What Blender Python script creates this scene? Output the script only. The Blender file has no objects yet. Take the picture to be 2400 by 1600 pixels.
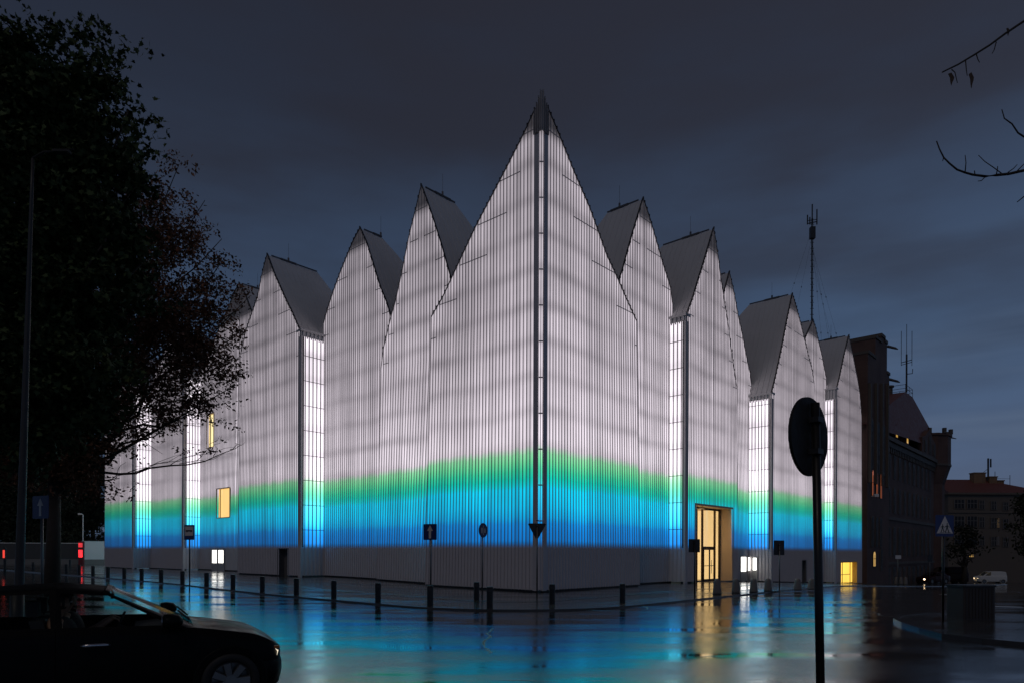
import bpy, bmesh, math, random
import numpy as np
from mathutils import Vector, Matrix
random.seed(7); RNG = np.random.default_rng(7)
SC = bpy.context.scene
COL = SC.collection
R = math.radians

# ------------------------------------------------------------------ camera frame (24 mm shift lens, 2400 px wide picture)
F, CX, H0, ROLL, CAMZ = 1600.0, 1200.0, 1293.5, math.atan(0.0035), 1.8
ROAD = -0.045
def ray(px, py):
    dx, dy = px - CX, py - H0
    c, s = math.cos(ROLL), math.sin(ROLL)
    return (dx * c + dy * s) / F, (dy * c - dx * s) / -F
def at(px, py, Y):
    a, c = ray(px, py)
    return Vector((a * Y, Y, CAMZ + c * Y))
CN = np.array([1.28, 31.0])
DL = np.array([-0.743, 0.669]); DR = np.array([0.669, 0.743])
def smooth(t):
    t = min(1.0, max(0.0, t)); return t * t * (3 - 2 * t)
def zg(x, y):
    r = (x - CN[0]) * DR[0] + (y - CN[1]) * DR[1]
    l = (x - CN[0]) * DL[0] + (y - CN[1]) * DL[1]
    z = 0.15 * smooth((l - 5) / 15)
    d = min(r, 165.0) - 17.0
    z -= 0.036 * 0.5 * (d + math.sqrt(d * d + 9.0)); d -= 43
    z += 0.010 * 0.5 * (d + math.sqrt(d * d + 9.0))
    return z
def ground_at(px, py, lift=0.0):
    """the point of the ground seen at a pixel (pavement level; lift for the road)"""
    Y = 30.0
    a, c = ray(px, py)
    for _ in range(60):
        Y = 0.5 * Y + 0.5 * (CAMZ - zg(a * Y, Y) - lift) / max(-c, 1e-4)
    return Vector((a * Y, Y, zg(a * Y, Y) + lift))

# ------------------------------------------------------------------ object helpers
class MB:
    def __init__(s): s.v, s.f, s.m, s.att = [], [], [], {}
    def face(s, pts, m=0):
        i = len(s.v); s.v += [tuple(p) for p in pts]; s.f.append(tuple(range(i, i + len(pts)))); s.m.append(m)
    def hexa(s, b, t, m=0):
        """box from 4 bottom and 4 top points"""
        i = len(s.v); s.v += [tuple(p) for p in b] + [tuple(p) for p in t]
        for q in ((3, 2, 1, 0), (4, 5, 6, 7), (0, 1, 5, 4), (1, 2, 6, 5), (2, 3, 7, 6), (3, 0, 4, 7)):
            s.f.append(tuple(i + k for k in q)); s.m.append(m)
    def box(s, lo, hi, m=0, M=None):
        x0, y0, z0 = lo; x1, y1, z1 = hi
        b = [(x0, y0, z0), (x1, y0, z0), (x1, y1, z0), (x0, y1, z0)]; t = [(x, y, z1) for x, y, _ in b]
        if M is not None:
            b = [M @ Vector(p) for p in b]; t = [M @ Vector(p) for p in t]
        s.hexa(b, t, m)
    def tube(s, pts, rad, n=8, m=0, cap=True):
        pts = [Vector(p) for p in pts]
        if not hasattr(rad, '__len__'): rad = [rad] * len(pts)
        base = len(s.v); up = None
        for k, p in enumerate(pts):
            d = (pts[min(k + 1, len(pts) - 1)] - pts[max(k - 1, 0)]).normalized()
            if up is None: up = Vector((1, 0, 0)) if abs(d.x) < .8 else Vector((0, 1, 0))
            a = d.cross(up).normalized(); b = d.cross(a).normalized(); up = b.cross(d) * -1 if False else up
            for j in range(n):
                t = 2 * math.pi * j / n
                s.v.append(tuple(p + (a * math.cos(t) + b * math.sin(t)) * rad[k]))
        for k in range(len(pts) - 1):
            for j in range(n):
                q = (base + k * n + j, base + k * n + (j + 1) % n, base + (k + 1) * n + (j + 1) % n, base + (k + 1) * n + j)
                s.f.append(q); s.m.append(m)
        if cap:
            s.f.append(tuple(base + j for j in range(n))[::-1]); s.m.append(m)
            e = base + (len(pts) - 1) * n
            s.f.append(tuple(e + j for j in range(n))); s.m.append(m)
    def lathe(s, prof, n=16, c=(0, 0, 0), m=0):
        s.tube([(c[0], c[1], c[2] + z) for r, z in prof], [max(r, 1e-4) for r, z in prof], n, m)
    def prism(s, outline, h, M, m=0):
        """outline in local xy, thickness h along local z, placed by M"""
        b = [M @ Vector((x, y, 0)) for x, y in outline]; t = [M @ Vector((x, y, h)) for x, y in outline]
        i = len(s.v); n = len(b); s.v += [tuple(p) for p in b + t]
        s.f.append(tuple(range(i, i + n))[::-1]); s.m.append(m)
        s.f.append(tuple(range(i + n, i + 2 * n))); s.m.append(m)
        for k in range(n):
            s.f.append((i + k, i + (k + 1) % n, i + n + (k + 1) % n, i + n + k)); s.m.append(m)
    def build(s, name, mat, parent=None, sm=False):
        me = bpy.data.meshes.new(name); me.from_pydata(s.v, [], s.f)
        for mm in (mat if isinstance(mat, (list, tuple)) else [mat]): me.materials.append(mm)
        if any(s.m): me.polygons.foreach_set('material_index', s.m)
        if sm: me.polygons.foreach_set('use_smooth', [True] * len(s.f))
        for k, vals in s.att.items():
            a = me.attributes.new(k, 'FLOAT', 'POINT'); a.data.foreach_set('value', vals)
        me.update()
        o = bpy.data.objects.new(name, me); COL.objects.link(o)
        if parent is not None: attach(o, parent)
        return o
def root_loc(o):
    v = Vector((0, 0, 0))
    M = Matrix.Identity(4)
    while o is not None:
        M = o.matrix_basis @ M; o = o.parent
    return M
def attach(o, p, keep=True):
    """parent; geometry is given in world space when keep"""
    o.parent = p
    if keep: o.matrix_basis = root_loc(p).inverted() @ o.matrix_basis
def tag(o, label=None, cat=None, group=None, kind=None):
    if label: o['label'] = label
    if cat: o['category'] = cat
    if group: o['group'] = group
    if kind: o['kind'] = kind
    return o
def empty(name, loc, label, cat, group=None, rz=0.0):
    o = bpy.data.objects.new(name, None); o.location = loc; o.rotation_euler = (0, 0, rz)
    o.empty_display_size = .3; COL.objects.link(o)
    return tag(o, label, cat, group)
def copy_tree(o, parent=None):
    c = o.copy(); COL.objects.link(c)
    if parent is not None: c.parent = parent
    for ch in [k for k in bpy.data.objects if k.parent == o]: copy_tree(ch, c)
    return c

# ------------------------------------------------------------------ materials
class NT:
    def __init__(s, mat): s.t = mat.node_tree; s.t.nodes.clear()
    def n(s, typ, **kw):
        x = s.t.nodes.new(typ)
        for k, v in kw.items(): setattr(x, k, v)
        return x
    def l(s, a, b): s.t.links.new(a, b)
    def put(s, sock, v):
        if v is None: return
        if hasattr(v, 'is_linked') or hasattr(v, 'links'): s.l(v, sock)
        else: sock.default_value = v
    def math(s, op, a, b=None, c=None, clamp=False):
        x = s.n('ShaderNodeMath', operation=op, use_clamp=clamp)
        for i, v in enumerate((a, b, c)): s.put(x.inputs[i], v)
        return x.outputs[0]
    def mrange(s, v, a, b, c, d, typ='LINEAR'):
        x = s.n('ShaderNodeMapRange', interpolation_type=typ)
        for i, q in enumerate((v, a, b, c, d)): s.put(x.inputs[i], q)
        return x.outputs[0]
    def ramp(s, v, stops, interp='LINEAR'):
        x = s.n('ShaderNodeValToRGB'); cr = x.color_ramp; cr.interpolation = interp
        while len(cr.elements) < len(stops): cr.elements.new(0.5)
        for e, (p, c) in zip(cr.elements, stops): e.position = p; e.color = (*c, 1) if len(c) == 3 else c
        s.put(x.inputs[0], v); return x.outputs[0]
    def noise(s, vec, scale, detail=4, rough=.55):
        x = s.n('ShaderNodeTexNoise'); x.inputs['Scale'].default_value = scale; x.inputs['Detail'].default_value = detail
        x.inputs['Roughness'].default_value = rough
        if vec is not None: s.l(vec, x.inputs['Vector'])
        return x.outputs[0]
    def mix(s, f, a, b, blend='MIX'):
        x = s.n('ShaderNodeMix', data_type='RGBA', blend_type=blend)
        s.put(x.inputs[0], f)
        for k, v in ((6, a), (7, b)):
            if isinstance(v, tuple) and len(v) == 3: v = (*v, 1)
            s.put(x.inputs[k], v)
        return x.outputs[2]
    def scale(s, vec, xyz, rz=0):
        x = s.n('ShaderNodeMapping'); x.inputs['Scale'].default_value = xyz; x.inputs['Rotation'].default_value = (0, 0, rz)
        s.l(vec, x.inputs['Vector']); return x.outputs[0]
    def bump(s, h, strength, dist=.01):
        x = s.n('ShaderNodeBump'); x.inputs['Strength'].default_value = strength; x.inputs['Distance'].default_value = dist
        s.l(h, x.inputs['Height']); return x.outputs[0]
    def bsdf(s, **kw):
        p = s.n('ShaderNodeBsdfPrincipled'); o = s.n('ShaderNodeOutputMaterial'); s.l(p.outputs[0], o.inputs[0])
        for k, v in kw.items():
            k = k.replace('_', ' ')
            if isinstance(v, tuple) and len(v) == 3: v = (*v, 1)
            s.put(p.inputs[k], v)
        return p
def newmat(name):
    m = bpy.data.materials.new(name); m.use_nodes = True; return m, NT(m)
def sr(r, g, b):
    f = lambda c: (c / 255 / 12.92) if c < 10.3 else ((c / 255 + .055) / 1.055) ** 2.4
    return (f(r), f(g), f(b))
def plain(name, col, rough=.5, metal=0.0, var=.25, scale=3.0, bump=0.0, spec=.5):
    m, t = newmat(name)
    pos = t.n('ShaderNodeTexCoord').outputs['Object']
    nz = t.noise(pos, scale, 5)
    c = t.mix(nz, tuple(x * (1 - var) for x in col), tuple(min(1, x * (1 + var)) for x in col))
    rg = t.mrange(nz, .3, .7, max(.02, rough * .8), min(1, rough * 1.2))
    kw = dict(Base_Color=c, Roughness=rg, Metallic=metal)
    p = t.bsdf(**kw); p.inputs['Specular IOR Level'].default_value = spec
    if bump: t.l(t.bump(t.noise(pos, scale * 6, 4), bump), p.inputs['Normal'])
    return m
def glow(name, col, strength, var=.15, scale=.8):
    """a self-lit surface: window of a lit room, lamp, backlit panel, room wall made to glow"""
    m, t = newmat(name)
    pos = t.n('ShaderNodeTexCoord').outputs['Object']
    nz = t.noise(t.scale(pos, (1, 1, .35)), scale, 3)
    s = t.mrange(nz, .3, .7, strength * (1 - var), strength * (1 + var))
    p = t.bsdf(Base_Color=(.3, .3, .3), Roughness=.2, Emission_Color=col, Emission_Strength=s)
    return m

PITCH, TR0, TRS = 0.228, 4.87, 1.63          # lamella spacing, height of the first transom, transom spacing
def skin_mat(name, strength, white, contrast):
    """backlit glass: LED colours climb from blue over green to white; a slightly different lamp behind each channel"""
    m, t = newmat(name)
    g = t.n('ShaderNodeNewGeometry').outputs['Position']
    sx = t.n('ShaderNodeSeparateXYZ'); t.l(g, sx.inputs[0]); z = sx.outputs[2]
    ch = t.n('ShaderNodeAttribute', attribute_name='chan').outputs['Fac']
    ed = t.n('ShaderNodeAttribute', attribute_name='edge').outputs['Fac']
    idx = t.math('FLOOR', ch); fr = t.math('FRACT', ch)
    wn = t.n('ShaderNodeTexWhiteNoise', noise_dimensions='1D'); t.l(idx, wn.inputs['W']); rnd = wn.outputs['Value']
    nz = t.noise(g, .22, 3)
    zc = t.math('ADD', z, t.mrange(rnd, 0, 1, -.06, .06))
    W = sr(203, 193, 202)
    col = t.ramp(t.mrange(zc, 2.0, 10.0, 0, 1), [
        (.0, sr(0, 98, 172)), (.10, sr(0, 112, 190)), (.145, sr(0, 126, 202)), (.18, sr(0, 160, 220)), (.25, sr(0, 184, 230)), (.345, sr(0, 194, 228)),
        (.365, sr(0, 192, 200)), (.405, sr(0, 184, 162)), (.45, sr(44, 186, 142)), (.50, sr(92, 190, 136)), (.545, sr(126, 192, 146)), (.59, W), (1, W)])
    col = t.mix(t.math('MULTIPLY', white, t.mrange(z, 3.1, 5.0, .1, 1.0)), col, (1, .97, 1.0))
    s = t.ramp(t.mrange(z, 7.0, 25.0, 0, 1), [(0, (.68,) * 3), (.16, (.54,) * 3), (.45, (.385,) * 3), (.75, (.28,) * 3), (1, (.19,) * 3)])
    s = t.math('MULTIPLY', s, 2.0)
    s = t.math('MULTIPLY', s, t.mrange(z, 5.2, 6.6, .86, 1.0, 'SMOOTHSTEP'))
    s = t.math('MULTIPLY', s, t.mrange(rnd, 0, 1, 1 - contrast, 1 + contrast))
    s = t.math('MULTIPLY', s, t.mrange(fr, .0, 1.0, 1 + 1.6 * contrast, 1 - 2.2 * contrast))  # bright-to-dark shading across each channel put into the emission
    ph = t.math('DIVIDE', t.math('SUBTRACT', t.math('ADD', z, t.mrange(nz, .3, .7, -.10, .10)), TR0 + .15), TRS)
    band = t.math('COSINE', t.math('MULTIPLY', ph, 2 * math.pi))
    band = t.math('MULTIPLY_ADD', t.math('POWER', t.math('MULTIPLY_ADD', band, .5, .5), 3.0), 2.0, -.6)
    amp = t.math('MULTIPLY', t.mrange(z, 5.5, 8.0, .02, .12), t.mrange(t.noise(g, .15, 2), .35, .65, .5, 1.5))
    s = t.math('MULTIPLY', s, t.math('SUBTRACT', 1.0, t.math('MULTIPLY', band, amp)))  # soft floor shadows worked into the emission strength
    s = t.math('MULTIPLY', s, t.mrange(t.noise(g, .33, 2), .3, .7, .86, 1.14))
    rim = t.mrange(ed, .15, 1.8, 1.25, 1.0, 'SMOOTHSTEP')
    s = t.math('MULTIPLY', s, t.mrange(z, 7.5, 9.5, 1.0, rim))
    s = t.math('MULTIPLY', s, t.mrange(z, 20.6, 21.5, 1.0, .10, 'SMOOTHSTEP'))
    s = t.math('MULTIPLY', s, t.mrange(z, 1.98, 2.42, 0.0, 1.0, 'SMOOTHSTEP'))
    s = t.math('MULTIPLY', s, strength)
    bc = t.mix(t.mrange(z, 2.05, 2.25, 0, 1), (.60, .565, .58), (.12, .12, .13))
    t.bsdf(Base_Color=bc, Roughness=.38, Emission_Color=col, Emission_Strength=s)
    return m

M = {}
M['skin'] = skin_mat('backlit_white_glass', 1.0, .0, .17)
M['ret'] = skin_mat('clear_backlit_glass', 2.0, .07, .10)
M['skin_end'] = skin_mat('bright_end_glass', 1.7, .0, .1)
M['slit'] = skin_mat('clear_corner_glass', 1.15, .03, .10)
M['fin'] = plain('pale_aluminium_lamella', (.44, .42, .425), .45, .0, .12, 2)
M['dark_fin'] = plain('dark_aluminium_post', (.10, .095, .10), .45, .3, .15, 2)
M['base_rib'] = plain('pale_base_rib', (.52, .49, .50), .45, .0, .1, 2)
M['tip'] = plain('dull_grey_tip', (.30, .285, .29), .5, .0, .2, 2)
M['corner'] = plain('grey_corner_panel', (.52, .49, .50), .45, .1, .12, 2)
M['cap'] = plain('dark_edge_cap', (.045, .042, .045), .5, .2, .15, 2)
M['plinth'] = plain('black_recessed_plinth', (.012, .012, .013), .6)
M['frame'] = plain('bronze_door_frame', (.045, .028, .015), .4, .6)
M['black_paint'] = plain('black_painted_steel', (.012, .011, .011), .38, .2, .2, 8)
M['black_matt'] = plain('black_matt_steel', (.010, .009, .009), .75, 0, .2, 8)
M['galv'] = plain('galvanised_steel', (.16, .155, .15), .4, .7, .3, 12)
M['post_grey'] = plain('dull_grey_post', (.035, .032, .03), .5, .2, .3, 6)
M['concrete'] = plain('weathered_concrete', (.15, .135, .125), .55, 0, .3, 9, .3)
M['sign_back'] = plain('dark_grey_sign_back', (.035, .034, .036), .5, .3, .2, 5)
M['sign_blue'] = plain('blue_sign_sheeting', (.007, .018, .13), .35, 0, .1, 4)
M['sign_white'] = plain('white_sign_sheeting', (.66, .60, .57), .35, 0, .08, 4)
M['sign_black'] = plain('black_sign_print', (.012, .012, .014), .4)
M['bark'] = plain('dark_tree_bark', (.035, .026, .02), .85, 0, .4, 6, .5)
M['rubber'] = plain('black_rubber', (.01, .01, .01), .7)

def roof_mat():
    m, t = newmat('grey_standing_seam_roof')
    pos = t.n('ShaderNodeTexCoord').outputs['Object']
    nz = t.noise(pos, .6, 4)
    c = t.mix(nz, (.50, .49, .495), (.62, .61, .615))
    t.bsdf(Base_Color=c, Roughness=.55, Metallic=.1)
    return m
M['roof'] = roof_mat()

def wet_mat(name, col, r_lo, r_hi, kind):
    m, t = newmat(name)
    pos = t.n('ShaderNodeTexCoord').outputs['Object']
    big = t.noise(pos, .12, 4, .6)
    streak = t.noise(t.scale(pos, (.10, .75, 1), R(6)), 1.0, 5, .6)
    patch = t.noise(t.scale(pos, (.3, .7, 1)), 1.0, 5, .62)
    fine = t.noise(pos, 90, 4, .7)
    mid = t.noise(pos, 7, 4, .6)
    wet = t.mrange(t.math('ADD', t.math('MULTIPLY', patch, .55), t.math('MULTIPLY', streak, .45)), .36, .64, 0, 1, 'SMOOTHSTEP')
    rough = t.mrange(wet, 0, 1, r_hi, r_lo)
    rough = t.math('ADD', rough, t.mrange(fine, .3, .7, -.012, .012))
    c = t.mix(t.mrange(mid, .3, .7, 0, 1), tuple(x * .7 for x in col), tuple(x * 1.3 for x in col))
    c = t.mix(t.mrange(fine, .35, .65, 0, 1), c, tuple(x * 1.5 for x in col))
    h = t.math('MULTIPLY', fine, t.mrange(wet, 0, 1, .34, .008))
    if kind == 'asphalt':
        vor = t.n('ShaderNodeTexVoronoi', feature='DISTANCE_TO_EDGE'); vor.inputs['Scale'].default_value = .17
        wob = t.n('ShaderNodeVectorMath', operation='ADD'); t.l(pos, wob.inputs[0])
        nv = t.n('ShaderNodeTexNoise'); nv.inputs['Scale'].default_value = .8; nv.inputs['Detail'].default_value = 6; t.l(pos, nv.inputs['Vector']); t.l(nv.outputs['Color'], wob.inputs[1])
        t.l(wob.outputs[0], vor.inputs['Vector'])
        crack = t.mrange(vor.outputs['Distance'], .0, .006, 1, 0)
        crack = t.math('MULTIPLY', crack, t.mrange(big, .5, .56, 0, 1))
        c = t.mix(crack, c, (.004, .004, .004)); rough = t.math('ADD', rough, t.math('MULTIPLY', crack, .5))
        h = t.math('SUBTRACT', h, t.math('MULTIPLY', crack, .8))
    else:
        br = t.n('ShaderNodeTexBrick'); t.l(t.scale(pos, (1, 1, 1), -math.atan2(DR[1], DR[0])), br.inputs['Vector'])
        if kind == 'slabs': sz = (.5, .5, .012)
        else: sz = (.11, .11, .02)
        br.inputs['Scale'].default_value = 1; br.inputs['Brick Width'].default_value = sz[0]; br.inputs['Row Height'].default_value = sz[1]
        br.inputs['Mortar Size'].default_value = sz[2]; br.inputs['Mortar Smooth'].default_value = .3
        br.inputs['Color1'].default_value = (.85, .85, .85, 1); br.inputs['Color2'].default_value = (1.1, 1.1, 1.1, 1); br.inputs['Mortar'].default_value = (.3, .3, .3, 1)
        c = t.mix(1.0, c, br.outputs['Color'], 'MULTIPLY')
        h = t.math('SUBTRACT', h, t.math('MULTIPLY', br.outputs['Fac'], .25 if kind == 'slabs' else .6))
    nrm = t.bump(t.math('ADD', h, t.math('MULTIPLY', t.noise(t.scale(pos, (1.2, 2.0, 1)), .9, 2), .35)), .5, .012)
    p = t.bsdf(Base_Color=c, Roughness=rough, Normal=nrm)
    p.inputs['IOR'].default_value = 1.4
    return m
M['asphalt'] = wet_mat('wet_asphalt', (.028, .025, .023), .03, .11, 'asphalt')
M['slabs'] = wet_mat('wet_paving_slabs', (.045, .042, .041), .06, .18, 'slabs')
M['cobbles'] = wet_mat('wet_cobbles', (.042, .039, .038), .07, .24, 'cobbles')
M['kerb'] = plain('wet_granite_kerb', (.05, .047, .046), .16, 0, .3, 6)

def leaf_mat(name, a, b):
    m, t = newmat(name)
    rnd = t.n('ShaderNodeAttribute', attribute_name='leaf').outputs['Fac']
    c = t.ramp(rnd, [(0, a), (1, b)])
    p = t.bsdf(Base_Color=c, Roughness=.75); p.inputs['Specular IOR Level'].default_value = .25
    return m
M['leaf_green'] = leaf_mat('dark_green_leaf', (.026, .044, .014), (.06, .085, .028))
M['leaf_rust'] = leaf_mat('rust_brown_leaf', (.10, .06, .036), (.25, .11, .062))
M['leaf_far'] = leaf_mat('far_dark_leaf', (.015, .02, .012), (.03, .034, .018))

# ------------------------------------------------------------------ ground
RZ = math.atan2(DR[1], DR[0])
def wl(r, l, z=0.0):                      # r along the right street, l along the left facade
    p = CN + DR * r + DL * l
    return Vector((p[0], p[1], z))
def sheet(name, poly, lift, mat, step=2.0, skirt=0.0):
    bm = bmesh.new()
    bm.faces.new([bm.verts.new((p[0], p[1], 0)) for p in poly])
    rs = [((p[0] - CN[0]) * DR[0] + (p[1] - CN[1]) * DR[1]) for p in poly]
    ls = [((p[0] - CN[0]) * DL[0] + (p[1] - CN[1]) * DL[1]) for p in poly]
    for axis, lo, hi in ((DR, min(rs), max(rs)), (DL, min(ls), max(ls))):
        q = math.ceil(lo / step) * step
        while q < hi:
            o = CN + axis * q
            bmesh.ops.bisect_plane(bm, geom=bm.verts[:] + bm.edges[:] + bm.faces[:], plane_co=(o[0], o[1], 0), plane_no=(axis[0], axis[1], 0))
            q += step
    if skirt:
        ex = bmesh.ops.extrude_edge_only(bm, edges=[e for e in bm.edges if e.is_boundary])
        low = set(v for v in ex['geom'] if isinstance(v, bmesh.types.BMVert))
    else: low = set()
    for v in bm.verts: v.co.z = zg(v.co.x, v.co.y) + lift - (skirt if v in low else 0)
    bmesh.ops.recalc_face_normals(bm, faces=bm.faces[:])
    me = bpy.data.meshes.new(name); bm.to_mesh(me); bm.free(); me.materials.append(mat)
    o = bpy.data.objects.new(name, me); COL.objects.link(o); o['kind'] = 'structure'
    return o
# one road sheet out to the horizon
def axis_vals():
    v = list(np.arange(-60, 121, 3.0)); a = 120.0
    while a < 2500: a *= 1.35; v.append(a)
    a = -60.0
    while a > -2500: a *= 1.4; v.insert(0, a)
    return v
mb = MB(); xs = axis_vals(); ys = [y for y in axis_vals() if y > -120]
mb.v = [(x, y, zg(x, y) + ROAD) for y in ys for x in xs]
nx = len(xs)
for j in range(len(ys) - 1):
    for i in range(nx - 1): mb.f.append((j * nx + i, j * nx + i + 1, (j + 1) * nx + i + 1, (j + 1) * nx + i)); mb.m.append(0)
road = mb.build('road', M['asphalt'], sm=True); road['kind'] = 'structure'

# pavement round the hall, rounded at the street corner
KL, KR, RAD = -9.3, -7.2, 5.5            # kerb offsets from the two facades
cx_, cl_ = KL + RAD, KR + RAD
arc = [wl(cx_ + RAD * math.cos(a), cl_ + RAD * math.sin(a)) for a in np.linspace(math.pi, 1.5 * math.pi, 13)]
line = [wl(KL, 95)] + arc + [wl(95, KR)]
poly = line + [wl(95, 4.5), wl(4.5, 4.5), wl(4.5, 95)]
pave = sheet('pavement', [(p.x, p.y) for p in poly], 0.0, M['slabs'], 3.0, .12)
def band(pts, w0, w1):
    """polygon between two offsets to the left of a polyline"""
    P = [Vector((p.x, p.y)) for p in pts]; o = []
    for w in (w0, w1):
        q = []
        for i, p in enumerate(P):
            d = (P[min(i + 1, len(P) - 1)] - P[max(i - 1, 0)]).normalized(); q.append(p + Vector((-d.y, d.x)) * w)
        o.append(q)
    return [(p.x, p.y) for p in o[0]] + [(p.x, p.y) for p in reversed(o[1])]
def strip(name, pts, w0, w1, lift, mat, skirt=0.0):
    mb = MB(); P = []
    for a, b in zip(pts[:-1], pts[1:]):
        n = max(1, int((b - a).length / 3.0)); P += [a.lerp(b, k / n) for k in range(n)]
    P.append(pts[-1]); L = []
    for i, p in enumerate(P):
        d = (P[min(i + 1, len(P) - 1)] - P[max(i - 1, 0)]); d.z = 0; d.normalize(); nn = Vector((-d.y, d.x, 0))
        a = p + nn * w0; b = p + nn * w1
        L.append((Vector((a.x, a.y, zg(a.x, a.y) + lift)), Vector((b.x, b.y, zg(b.x, b.y) + lift))))
    dn = Vector((0, 0, -skirt))
    for (a, b), (c, e) in zip(L[:-1], L[1:]):
        mb.face([a, c, e, b])
        if skirt: mb.face([a + dn, c + dn, c, a]); mb.face([b, e, e + dn, b + dn])
    o = mb.build(name, mat); o['kind'] = 'structure'; return o
strip('kerb', line, -.02, .16, .006, M['kerb'], .14)
strip('cobble_strip', line, .17, 1.55, .004, M['cobbles'])
strip('cobble_strip', line, 3.1, 3.9, .004, M['cobbles'])
# pavement on the near right corner with its kerb
isl = [ground_at(*p, ROAD) for p in ((2520, 1436), (2300, 1439), (2170, 1443), (2118, 1449), (2108, 1456), (2128, 1466), (2170, 1479), (2222, 1493), (2310, 1504), (2420, 1514), (2540, 1522))]
sheet('near_pavement', [(p.x, p.y) for p in isl], .04, M['slabs'], 2.0, .14)
strip('near_kerb', isl, -.15, .0, .046, M['kerb'], .14)
# road markings on the right street
for i, (a, b) in enumerate(((( 2236, 1418), (2256, 1421)), ((2335, 1421), (2400, 1423)), ((2200, 1392), (2235, 1394)))):
    p, q = ground_at(*a, ROAD), ground_at(*b, ROAD)
    strip('road_marking', [p, q], 0, .35, ROAD + .005, plain('worn_white_paint_%d' % i, (.45, .44, .42), .3, 0, .3, 5))

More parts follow.
